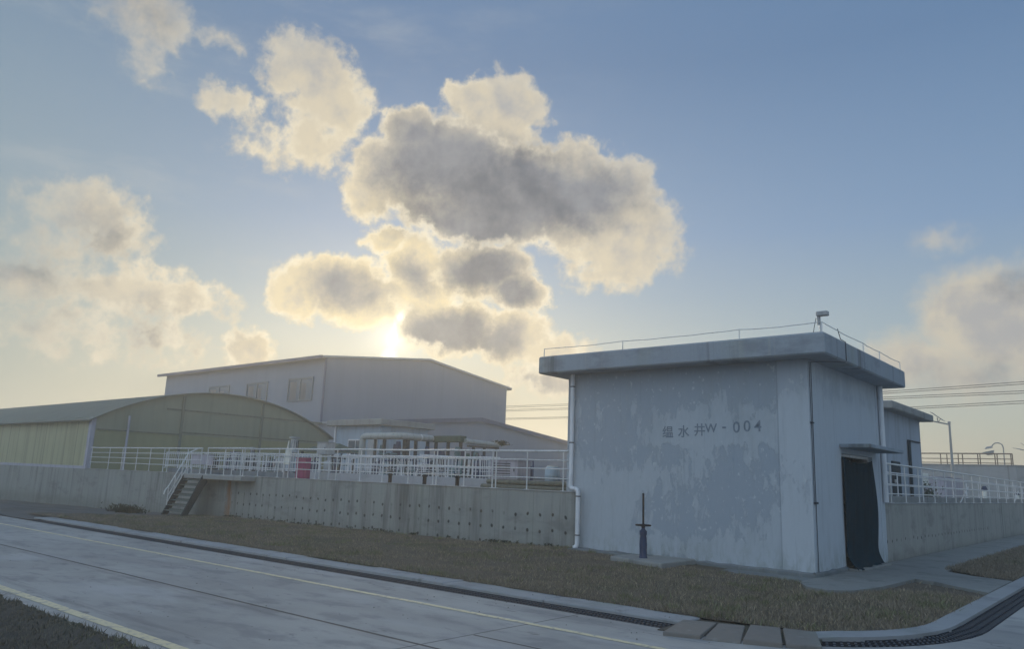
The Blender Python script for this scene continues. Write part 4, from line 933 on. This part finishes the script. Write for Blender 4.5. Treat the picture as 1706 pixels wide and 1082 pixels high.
for k, (x, y) in enumerate(((-23.9, 18.6), (-21.6, 18.9), (-22.6, 20.0), (-21.0, 19.3), (-19.4, 19.0), (-17.4, 18.6), (-31.6, 18.7), (-29.2, 18.9))):
    t = thing('pipework_frame', 'tangle of thin valves and pipes '+lbs[k], 'pipework', (x, y, DZ-.05), 'thin pipework on the tank walkways')
    w_ = random.uniform(.8, 1.3); hh = random.uniform(.75, 1.25); ms = (dark_steel, vessel_m, vessel2_m, steel_white)
    for j in range(5):
        px = x-w_/2+w_*j/4+random.uniform(-.05, .05); top = DZ+hh*random.uniform(.55, 1.0)
        q = obj('riser', MB().tube([(px, y+random.uniform(-.2, .2), DZ-.05), (px+random.uniform(-.03, .03), y, top)], random.uniform(.018, .045), 7), ms[(j+k) % 4 if j != 2 else 0], t)
        if j % 2 == 0: obj('hand_wheel', MB().tube([(px+.08*math.cos(a), y-.06, top-.1+.08*math.sin(a)) for a in np.linspace(0, 6.2832, 11)], .01, 5, cap=False), dark_steel, q)
    for j in range(4):
        z = DZ+hh*(.2+.24*j); obj('header', MB().tube([(x-w_/2, y, z), (x+w_*random.uniform(.1, .5), y+random.uniform(-.1, .1), z+random.uniform(-.03, .03))], random.uniform(.015, .04), 7), ms[(j+k+1) % 3], t)
# far tall stub pipes between kiosk and shed, valves on the tank wall
for k, x in enumerate((-19.2, -17.6, -16.2)):
    t = thing('tank_valve', ['left', 'middle', 'right'][k]+' handwheel valve of three on the pale tank wall', 'valve', (x, 16.9, DZ-.05), 'small valves on the tank edge')
    obj('body', MB().tube([(x, 16.9, DZ-.05), (x, 16.9, DZ+.2), (x, 16.9, DZ+.22), (x, 16.9, DZ+.30)], [.06, .06, .09, .03], 10), black_m, t)
    obj('handwheel', MB().tube([(x+.1*math.cos(a), 16.9+.1*math.sin(a), DZ+.32) for a in np.linspace(0, 6.2832, 13)], .012, 5, cap=False), black_m, t)
# stacked old pipes by the house corner
for k in range(9):
    y = 16.2+.16*(k % 5); z = DZ-.05+.07+(.13 if k > 4 else 0); x0 = -14.6+random.uniform(0, .5)
    ob = obj('old_pipe', MB().tube([(x0, y+(.08 if k > 4 else 0), z), (x0+random.uniform(2.6, 3.2), y+(.08 if k > 4 else 0)+random.uniform(-.1, .1), z)], .065, 9), pile_m,
        label='old mossy pipe lying in the pile by the left house corner', cat='pipe', group='pile of old pipes', origin=(x0, y, z))
t = thing('plastic_drum', 'pale blue plastic drum behind the railing by the pipe pile', 'drum', (-12.9, 17.2, DZ-.05))
obj('barrel', MB().tube([(-12.9, 17.2, z) for z in (1.55, 1.57, 1.75, 1.77, 1.79, 1.95, 2.0)], [.19, .21, .21, .22, .21, .21, .17], 18), bluetank_m, t)
obj('lid', MB().tube([(-12.9, 17.2, 2.001), (-12.9, 17.2, 2.03)], .15, 16), whitebox_m, t)
obj('stand', MB().bbox(-13.15, 16.95, DZ-.05, -12.65, 17.45, 1.549, .01), conc_m, t)

# small service house left of the lagged pipe
t = thing('service_house', 'small pale blue flat-roofed house behind the railing, left of the lagged pipe', 'building', (-32.7, 27.5, DZ-.05))
obj('wall', MB().box(-34.65, 26.3, DZ-.1, -30.8, 29.6, 4.10), bluewall_m, t)
obj('roof', MB().bbox(-35.03, 26.0, 4.10, -30.5, 29.9, 4.42, .03), conc_m, t)
obj('downpipe', MB().tube([(-34.5, 26.22, 4.1), (-34.5, 26.22, DZ)], .05, 8), pvc_m, t)
f = obj('window', MB().bbox(-33.4, 26.26, 2.4, -32.1, 26.295, 3.4, .01), steel_white, t); obj('pane', MB().box(-33.32, 26.245, 2.48, -32.78, 26.259, 3.32).box(-32.72, 26.245, 2.48, -32.18, 26.259, 3.32), glass_m, f)
f = obj('door', MB().bbox(-31.75, 26.26, DZ, -31.0, 26.295, 3.35, .01), greybox_m, t); obj('handle', MB().box(-31.66, 26.22, 2.3, -31.6, 26.259, 2.42), dark_steel, f)

# ------------------------------------------------------------------ barrel-roofed green shed
t = thing('green_shed', 'long barrel-roofed green shed with a yellow fibreglass wall at the left', 'shed', (-38.47, 15.2, DZ))
gxs, y0s, y1s, ze, zc = -38.47, 15.22, 28.8, 3.76, 5.57
hw = (y1s-y0s)/2; sag = zc-ze; rad = (hw*hw+sag*sag)/(2*sag); ym = (y0s+y1s)/2
def arcz(y): return math.sqrt(max(0, rad*rad-(y-ym)**2))-(rad-sag)+ze
ysr = np.linspace(y0s-.25, y1s+.25, 37)
mb = MB(); x0, x1 = -118, gxs+.22; v = []
for y in ysr: z = arcz(y) ; v += [(x0, y, z), (x1, y, z), (x1, y, z-.06), (x0, y, z-.06)]
mb.add(v, [(4*i, 4*i+1, 4*i+5, 4*i+4) for i in range(36)]+[(4*i+1, 4*i+2, 4*i+6, 4*i+5) for i in range(36)]+[(4*i+3, 4*i+7, 4*i+6, 4*i+2) for i in range(36)], True)
obj('roof', mb, barrel_m, t)
yy = np.linspace(y0s+.02, y1s, 30)
mb = MB().add([(gxs, y, DZ-.1) for y in yy]+[(gxs, y, arcz(y)-.06) for y in yy]+[(gxs-.03, y, DZ-.1) for y in yy]+[(gxs-.03, y, arcz(y)-.06) for y in yy], [(i, i+1, 31+i, 30+i) for i in range(29)]+[(60+i, 90+i, 91+i, 61+i) for i in range(29)])
obj('gable', mb, fibre_y, t)
obj('front_wall', MB().box(-118, y0s+.02, DZ-.02, gxs-.2, y0s+.05, 3.62), fibre_m, t)
obj('eave_band', MB().box(-118, y0s-.04, 3.62, gxs, y0s+.019, 3.76), barrel_m, t)
obj('base_strip', MB().box(-118, y0s-.02, DZ-.03, gxs-.2, y0s+.018, DZ+.10), post_m, t)
for k, x in enumerate(np.arange(-42.2, -110, -3.9)):
    obj('wall_post', MB().box(x-.05, y0s+.055, DZ, x+.05, y0s+.15, 3.6), frame_m, t)
obj('girt', MB().box(-118, y0s+.055, 2.55, gxs-.3, y0s+.11, 2.62), frame_m, t)
obj('corner_post', MB().bbox(gxs-.19, y0s-.05, DZ-.03, gxs+.06, y0s+.17, 3.76, .01), post_m, t)
for y in (19.55, 24.15): obj('gable_post', MB().box(gxs+.001, y-.07, DZ-.1, gxs+.06, y+.07, arcz(y)-.15), frame_m, t)
obj('gable_beam', MB().box(gxs+.002, 18.7, 4.44, gxs+.05, 28.2, 4.52), frame_m, t)
obj('gable_beam', MB().box(gxs+.002, 19.6, 3.32, gxs+.05, 28.6, 3.38), frame_m, t)
obj('gable_beam', MB().box(gxs+.002, 15.5, 3.20, gxs+.05, 19.5, 3.26), frame_m, t)
pa = thing('pipe_post', 'pale lavender upright post before the left part of the shed gable', 'post', (-38.2, 16.8, DZ))
obj('shaft', MB().tube([(-38.2, 16.8, DZ-.05), (-38.2, 16.8, 3.95)], .055, 10), post_m, pa)
obj('foot_plate', MB().bbox(-38.32, 16.68, DZ-.05, -38.08, 16.92, DZ-.02, .005), post_m, pa)

# ------------------------------------------------------------------ large hall and its annex
frame2_m = simple('dull_window_frame', (.22, .24, .26), .6, 0, .2, 2)
t = thing('large_hall', 'large pale grey hall with a shallow ridge, behind the green shed', 'building', (-49, 36, 0))
HZ = 10.35; RG = 11.62; Y0, Y1, YM = 36.0, 57.6, 46.8; X1, X0 = -49.1, -74.9
mb = MB().box(X0, Y0, 0, X1, Y1, HZ)
obj('wall', MB().box(X0, Y0, 0, X1-.02, Y0+.2, HZ), clad_m, t)
mb = MB().add([(X1, Y0, 0), (X1, Y1, 0), (X1, Y1, HZ), (X1, YM, RG-.05), (X1, Y0, HZ), (X1-.019, Y0, 0), (X1-.019, Y1, 0), (X1-.019, Y1, HZ), (X1-.019, YM, RG-.05), (X1-.019, Y0, HZ)], [(0, 1, 2, 3, 4), (9, 8, 7, 6, 5), (0, 5, 6, 1), (1, 6, 7, 2)])
obj('gable', mb, clad_y, t)
obj('back_wall', MB().box(X0, Y1-.2, 0, X1-.02, Y1, HZ), clad_m, t); obj('end_wall', MB().box(X0-.02, Y0, 0, X0-.001, Y1, HZ), clad_y, t)
mb = MB(); ov = .5
for a, b in ((Y0-ov, YM), (YM, Y1+ov)):
    za, zb = (HZ-.06+.0, RG) if a < YM-1 else (RG, HZ-.06)
    mb.add([(X0-.7, a, za), (X1+.25, a, za), (X1+.25, b, zb), (X0-.7, b, zb), (X0-.7, a, za+.16), (X1+.25, a, za+.16), (X1+.25, b, zb+.16), (X0-.7, b, zb+.16)], [(0, 3, 2, 1), (4, 5, 6, 7), (0, 1, 5, 4), (1, 2, 6, 5), (2, 3, 7, 6), (3, 0, 4, 7)])
obj('roof', mb, roofsheet_m, t)
obj('gutter', MB().box(X0-.7, Y0-ov-.14, HZ-.12, X1+.1, Y0-ov-.001, HZ+.12), trim_m, t)
obj('gutter', MB().box(X0-.7, Y1+ov+.001, HZ-.12, X1+.1, Y1+ov+.14, HZ+.12), trim_m, t)
obj('downpipe', MB().tube([(X1+.02, Y0-.12, HZ), (X1+.02, Y0-.12, 2)], .09, 8), trim_m, t)
for x0, x1, z0, z1 in ((-53.95, -50.6, 7.05, 8.95), (-60.1, -56.9, 7.05, 8.87), (-66.4, -62.9, 7.05, 8.87)):
    fr = obj('window', MB().box(x0, Y0-.08, z0, x1, Y0-.001, z0+.12).box(x0, Y0-.08, z1-.12, x1, Y0-.001, z1).box(x0, Y0-.08, z0+.12, x0+.12, Y0-.001, z1-.12).box(x1-.12, Y0-.08, z0+.12, x1, Y0-.001, z1-.12).box((x0+x1)/2-.05, Y0-.08, z0+.12, (x0+x1)/2+.05, Y0-.001, z1-.12), frame2_m, t)
    obj('pane', MB().box(x0+.12, Y0-.03, z0+.12, (x0+x1)/2-.05, Y0-.002, z1-.12).box((x0+x1)/2+.05, Y0-.03, z0+.12, x1-.12, Y0-.002, z1-.12), glass_m, fr)
    obj('blind', MB().box(x0+.3, Y0-.034, z0+.14, (x0+x1)/2-.5, Y0-.0305, z1-.3).box((x0+x1)/2+.15, Y0-.034, z0+.14, x1-.9, Y0-.0305, z1-.5), room_m, fr)
t = thing('hall_annex', 'lower pale annex in front of the large hall, its roof sloping down to the right', 'building', (-44, 37, 0))
AX, AY0, AY1, AYM, AZe, AZr = -44.0, 34.3, 62.3, 48.3, 5.06, 6.46
mb = MB().add([(AX, AY0, 0), (AX, AY1, 0), (AX, AY1, AZe), (AX, AYM, AZr), (AX, AY0, AZe), (AX-.2, AY0, 0), (AX-.2, AY1, 0), (AX-.2, AY1, AZe), (AX-.2, AYM, AZr), (AX-.2, AY0, AZe)], [(0, 1, 2, 3, 4), (9, 8, 7, 6, 5), (0, 5, 6, 1), (1, 6, 7, 2), (0, 4, 9, 5)])
obj('gable', mb, clad_y, t)
obj('wall', MB().box(-49, AY0, 0, AX-.2, AY0+.2, AZe), clad_m, t)
mb = MB()
for a, b, za, zb in ((AY0-.3, AYM, AZe-.02, AZr+.01), (AYM, AY1+.3, AZr+.01, AZe-.02)):
    mb.add([(-49.0, a, za), (AX+.2, a, za), (AX+.2, b, zb), (-49.0, b, zb), (-49.0, a, za+.12), (AX+.2, a, za+.12), (AX+.2, b, zb+.12), (-49.0, b, zb+.12)], [(0, 3, 2, 1), (4, 5, 6, 7), (0, 1, 5, 4), (1, 2, 6, 5), (2, 3, 7, 6), (3, 0, 4, 7)])
obj('roof', mb, roofsheet_m, t)
mb = MB()
for a, b, za, zb in ((AY0-.3, AYM-.002, AZe, AZr), (AYM+.002, AY1+.3, AZr, AZe)):
    mb.add([(AX+.201, a, za-.20), (AX+.26, a, za-.20), (AX+.26, b, zb-.20), (AX+.201, b, zb-.20), (AX+.201, a, za+.14), (AX+.26, a, za+.14), (AX+.26, b, zb+.14), (AX+.201, b, zb+.14)], [(0, 3, 2, 1), (4, 5, 6, 7), (0, 1, 5, 4), (1, 2, 6, 5), (2, 3, 7, 6), (3, 0, 4, 7)])
obj('verge_trim', mb, trim_m, t)

# ------------------------------------------------------------------ right-hand background
KX = -6.35
t = thing('gate_house', 'grey blue flat-roofed house behind the receding railing at the right', 'building', (-8, 27, DZ-.05))
obj('wall', MB().box(-10.5, 25.0, DZ-.1, KX, 29.45, 4.10), kiosk_m, t)
obj('roof', MB().bbox(-10.9, 24.6, 4.10, -5.98, 29.85, 4.34, .03), conc_m, t)
obj('downpipe', MB().tube([(KX+.06, 27.6, 3.35), (KX+.06, 27.6, DZ)], .05, 8), dark_steel, t)
obj('conduit', MB().tube([(KX+.03, 27.6, 3.34), (KX+.03, 29.2, 3.36)], .025, 6), dark_steel, t)
for (a, b, z0, z1) in ((-8.2, -7.45, 2.75, 3.75), (-9.5, -8.7, 2.75, 3.75)):
    f = obj('window', MB().bbox(a, 24.93, z0, b, 24.995, z1, .01), steel_white, t); obj('pane', MB().box(a+.07, 24.915, z0+.07, b-.07, 24.929, z1-.07), glass_m, f)
f = obj('door', MB().bbox(KX+.001, 25.5, DZ, KX+.05, 26.4, 2.6, .01), dark_steel, t); obj('handle', MB().box(KX+.051, 25.6, 1.95, KX+.09, 25.66, 2.05), steel_m, f)
f = obj('door', MB().bbox(-7.2, 24.95, DZ, -6.75, 24.998, 2.65, .01), dark_steel, t); obj('handle', MB().box(-7.15, 24.9, 2.0, -7.1, 24.949, 2.1), steel_m, f)
mb = MB().tube([(-6.9, 24.9, 4.35), (-6.8, 24.95, 4.62), (-6.5, 25.2, 4.72)], .012, 5).tube([(-6.95, 25, 4.35), (-6.9, 25.1, 4.6)], .01, 5); obj('roof_aerial', mb, cable_m, t)
lowwall(-6.4, -6.0, 22.3, .25, 'short low tank wall seen through the side railing')
o = obj('tank_wall', MB().bbox(-6.25, 22.6, DZ-.06, -6.05, 60, DZ+.16, .01), conc_m, label='long low tank wall just behind the receding side railing', cat='low wall', group='low tank walls', origin=(-6.2, 30, DZ))
railing('inner pipe railing behind the receding side railing', [(-6.15, 22.6), (-6.15, 58)], DZ+.16, (.66, .34), [(-6.15, y) for y in np.arange(22.7, 58, 2.6)], r=.018, rp=.018, top_r=.02, mat=steel_white)
cabinet('mauve_container', 'pale mauve container beside the solar lamp pole', 'container', -8.0, 36.0, -6.9, 39.5, DZ, 2.35, mauve_m, door=False)
t = thing('air_conditioner', 'white air conditioner unit just right of the gate house corner', 'air conditioner', (-6.9, 31, DZ))
obj('casing', MB().bbox(-7.05, 30.6, 1.9, -6.6, 31.5, 2.38, .02), whitebox_m, t)
obj('fan_guard', MB().tube([(-6.83, 30.59, 2.14), (-6.83, 30.57, 2.14)], .16, 16), dark_steel, t)
for y in (30.8, 31.3): obj('leg', MB().box(-6.88, y-.02, DZ-.05, -6.78, y+.02, 1.899), dark_steel, t)
t = thing('garden_bushes_box', 'green shrub standing before the gate house corner behind the railing', 'shrub', (-6.3, 29.9, DZ)); 
mb = MB()
for _ in range(420):
    p = Vector((-6.4+random.gauss(0, .16), 30.1+random.gauss(0, .3), DZ+abs(random.gauss(.25, .22)))); d = Vector((random.gauss(0, 1), random.gauss(0, 1), random.gauss(.2, 1))).normalized(); e = d.orthogonal().normalized(); s_ = random.uniform(.03, .07)
    mb.add([p-e*s_*.4, p+e*s_*.4, p+d*s_*1.7], [(0, 1, 2)])
obj('foliage', mb, simple('shrub_leaf', (.05, .08, .045), .8, 0, .4, 20), t); obj('stem', MB().tube([(-6.4, 30.1, DZ-.05), (-6.38, 30.1, DZ+.4)], .02, 6), dark_steel, t)
t.name = 'shrub'
for (x, y, h, lb) in ((-6.75, 43.5, .72, 'dark capped standpipe beyond the solar lamp pole'), (-6.5, 52, .5, 'farther small standpipe near the right edge')):
    t = thing('standpipe', lb, 'standpipe', (x, y, DZ), 'standpipes on the right deck')
    obj('shaft', MB().tube([(x, y, DZ-.05), (x, y, DZ+h*.75)], .09, 10), whitebox_m, t); obj('cap', MB().tube([(x, y, DZ+h*.751), (x, y, DZ+h*.78), (x, y, DZ+h)], [.13, .14, .08], 10), vessel_m, t)

# big settling tank with a railing on top
t = thing('settling_tank', 'broad grey concrete tank with chamfered corners beyond the solar lamp', 'tank', (-15, 74, 0))
poly = [(-30, 70), (-8.65, 70), (-8.0, 70.9), (-8.0, 84), (-30, 84)]
obj('shell', MB().prism(poly, 0, 3.98), tank_m, t)
obj('rim', MB().prism([(-30, 69.94), (-8.62, 69.94), (-7.94, 70.88), (-7.94, 84), (-30, 84)], 3.981, 4.06), conc_m, t)
rust_m = simple('rusty_brown_rail', (.22, .16, .12), .7, .1, .3, 4)
railing('rusty railing along the top of the big settling tank', [(-29.5, 70.2), (-8.85, 70.2)], 4.06, (.84, .44, .12), [(x, 70.2) for x in (-28, -26.4, -24.6, -22.8, -21, -19.2, -17.3, -15.4, -13.75, -13.3, -12.5, -12.2, -11.15, -11.0, -10.0, -9.85, -8.95, -8.85)], r=.045, rp=.04, top_r=.05, mat=rust_m, group='railings on far tanks')
gl = thing('gooseneck_lamp', 'gooseneck lamp with two floodlights standing on the settling tank', 'lamp', (-9.5, 71, 4.06))
pts = [(-9.5, 71, 4.06), (-9.5, 71, 5.35)]+arc((-9.5, 71, 5.35), (-9.5, 71, 5.78), (-9.9, 71, 5.78))[1:]+arc((-9.9, 71, 5.78), (-10.2, 71, 5.76), (-10.3, 71, 5.40))[1:]
obj('pole', MB().tube(pts, .045, 8), lamp_m, gl)
obj('floodlight', MB().add([(-10.75, 70.8, 5.30), (-10.2, 70.8, 5.42), (-10.2, 71.2, 5.42), (-10.75, 71.2, 5.30), (-10.6, 70.85, 5.48), (-10.3, 70.85, 5.52), (-10.3, 71.15, 5.52), (-10.6, 71.15, 5.48)], [(0, 1, 2, 3), (4, 7, 6, 5), (0, 4, 5, 1), (1, 5, 6, 2), (2, 6, 7, 3), (3, 7, 4, 0)]), greybox_m, gl)
obj('floodlight', MB().add([(-10.9, 70.7, 5.02), (-10.15, 70.7, 5.20), (-10.15, 71.3, 5.20), (-10.9, 71.3, 5.02), (-10.6, 70.8, 4.82), (-10.25, 70.8, 4.86), (-10.25, 71.2, 4.86), (-10.6, 71.2, 4.82)], [(3, 2, 1, 0), (4, 5, 6, 7), (0, 1, 5, 4), (1, 2, 6, 5), (2, 3, 7, 6), (3, 0, 4, 7)]), greybox_m, gl)

def solar_lamp(x, y, z0, z1, label):
    t = thing('solar_street_lamp', label, 'street lamp', (x, y, z0), 'solar street lamps')
    obj('pole', MB().tube([(x, y, z0), (x, y, z1)], .09, 10, .06), lamp_m, t)
    obj('cap', MB().tube([(x, y, z1), (x, y, z1+.12)], .085, 10), greybox_m, t)
    obj('arm', MB().tube([(x, y, z1-.06), (x-.5, y, z1+.07), (x-1.0, y, z1+.18)], .04, 8), lamp_m, t)
    a = obj('lamp_head', MB().add([(x-.9, y-.11, z1+.13), (x-.9, y+.11, z1+.13), (x-1.55, y+.09, z1+.30), (x-1.55, y-.09, z1+.30), (x-.9, y-.11, z1+.21), (x-.9, y+.11, z1+.21), (x-1.55, y+.07, z1+.33), (x-1.55, y-.07, z1+.33)], [(0, 1, 2, 3), (7, 6, 5, 4), (0, 4, 5, 1), (1, 5, 6, 2), (2, 6, 7, 3), (3, 7, 4, 0)]), greybox_m, t)
    s0 = obj('panel_stay', MB().tube([(x-.58, y, z1+.08), (x-.62, y, z1+.36)], .03, 6).tube([(x-.58, y, z1+.08), (x-.45, y, z1+.28)], .02, 6), lamp_m, t)
    c = Vector((x-.60, y, z1+.42)); ux = Vector((.62, 0, -.5)).normalized()*.42; uy = Vector((0, .3, 0)); nn = Vector((.5, 0, .62)).normalized()*.02
    mb = MB().add([c-ux-uy, c+ux-uy, c+ux+uy, c-ux+uy, c-ux-uy+nn, c+ux-uy+nn, c+ux+uy+nn, c-ux+uy+nn], [(0, 3, 2, 1), (4, 5, 6, 7), (0, 1, 5, 4), (1, 2, 6, 5), (2, 3, 7, 6), (3, 0, 4, 7)])
    obj('solar_panel', mb, panel_m, t)
solar_lamp(-9.6, 52.0, DZ, 5.82, 'tall solar street lamp behind the receding railing, right of the gate house')
solar_lamp(-7.85, 75, 0, 5.30, 'farther solar street lamp cut by the right edge of the view')
gl2 = thing('floodlight_post', 'short floodlight post beyond the tank at the right edge', 'lamp', (-7.6, 69, 0))
obj('pole', MB().tube([(-7.35, 69, 0), (-7.35, 69, 4.9)], .04, 8), lamp_m, gl2)
obj('floodlight', MB().bbox(-7.75, 68.85, 4.05, -7.35, 69.15, 4.35, .03), greybox_m, gl2)

# overhead wires
for k, (za, zb) in enumerate(((11.25, 11.62), (11.06, 11.42), (10.70, 10.82), (10.52, 10.62), (9.60, 9.95), (9.44, 9.74))):
    lb = ['topmost wire of the overhead line', 'second wire from the top of the overhead line', 'third wire from the top of the overhead line', 'fourth wire from the top, just above the lowest pair', 'upper wire of the lowest pair of the overhead line', 'lowest wire of the overhead line'][k]
    pts = []
    for i in range(41):
        t = i/40; x = -110+150*t; xr = (x+20)/11.3
        z = za+(zb-za)*max(-4.2, xr)*.0 + za + (zb-za)*1.0*((x+20)/11.3 if x > -20 else (x+20)/11.3*.05) + .00006*(x+20)**2*(1 if x < -20 else 0) - za
        pts.append((x, 80, z))
    obj('overhead_wire', MB().tube(pts, .03, 5), wire_m, label=lb, cat='wire', group='overhead power wires', origin=(-110, 80, 0))
# ------------------------------------------------------------------ haze: even air round camera and scene
hm = bpy.data.materials.new('thin_haze'); hm.use_nodes = True; t_ = hm.node_tree; t_.nodes.clear()
o_ = t_.nodes.new('ShaderNodeOutputMaterial'); v_ = t_.nodes.new('ShaderNodeVolumePrincipled')
v_.inputs['Color'].default_value = (.96, .94, .89, 1); v_.inputs['Density'].default_value = .0034; v_.inputs['Anisotropy'].default_value = .62
t_.links.new(v_.outputs[0], o_.inputs['Volume'])
obj('haze', MB().box(-2520, -2520, -1.7, 2520, 2520, 15), hm, kind='stuff', label='thin pale evening haze over the whole site', cat='haze')
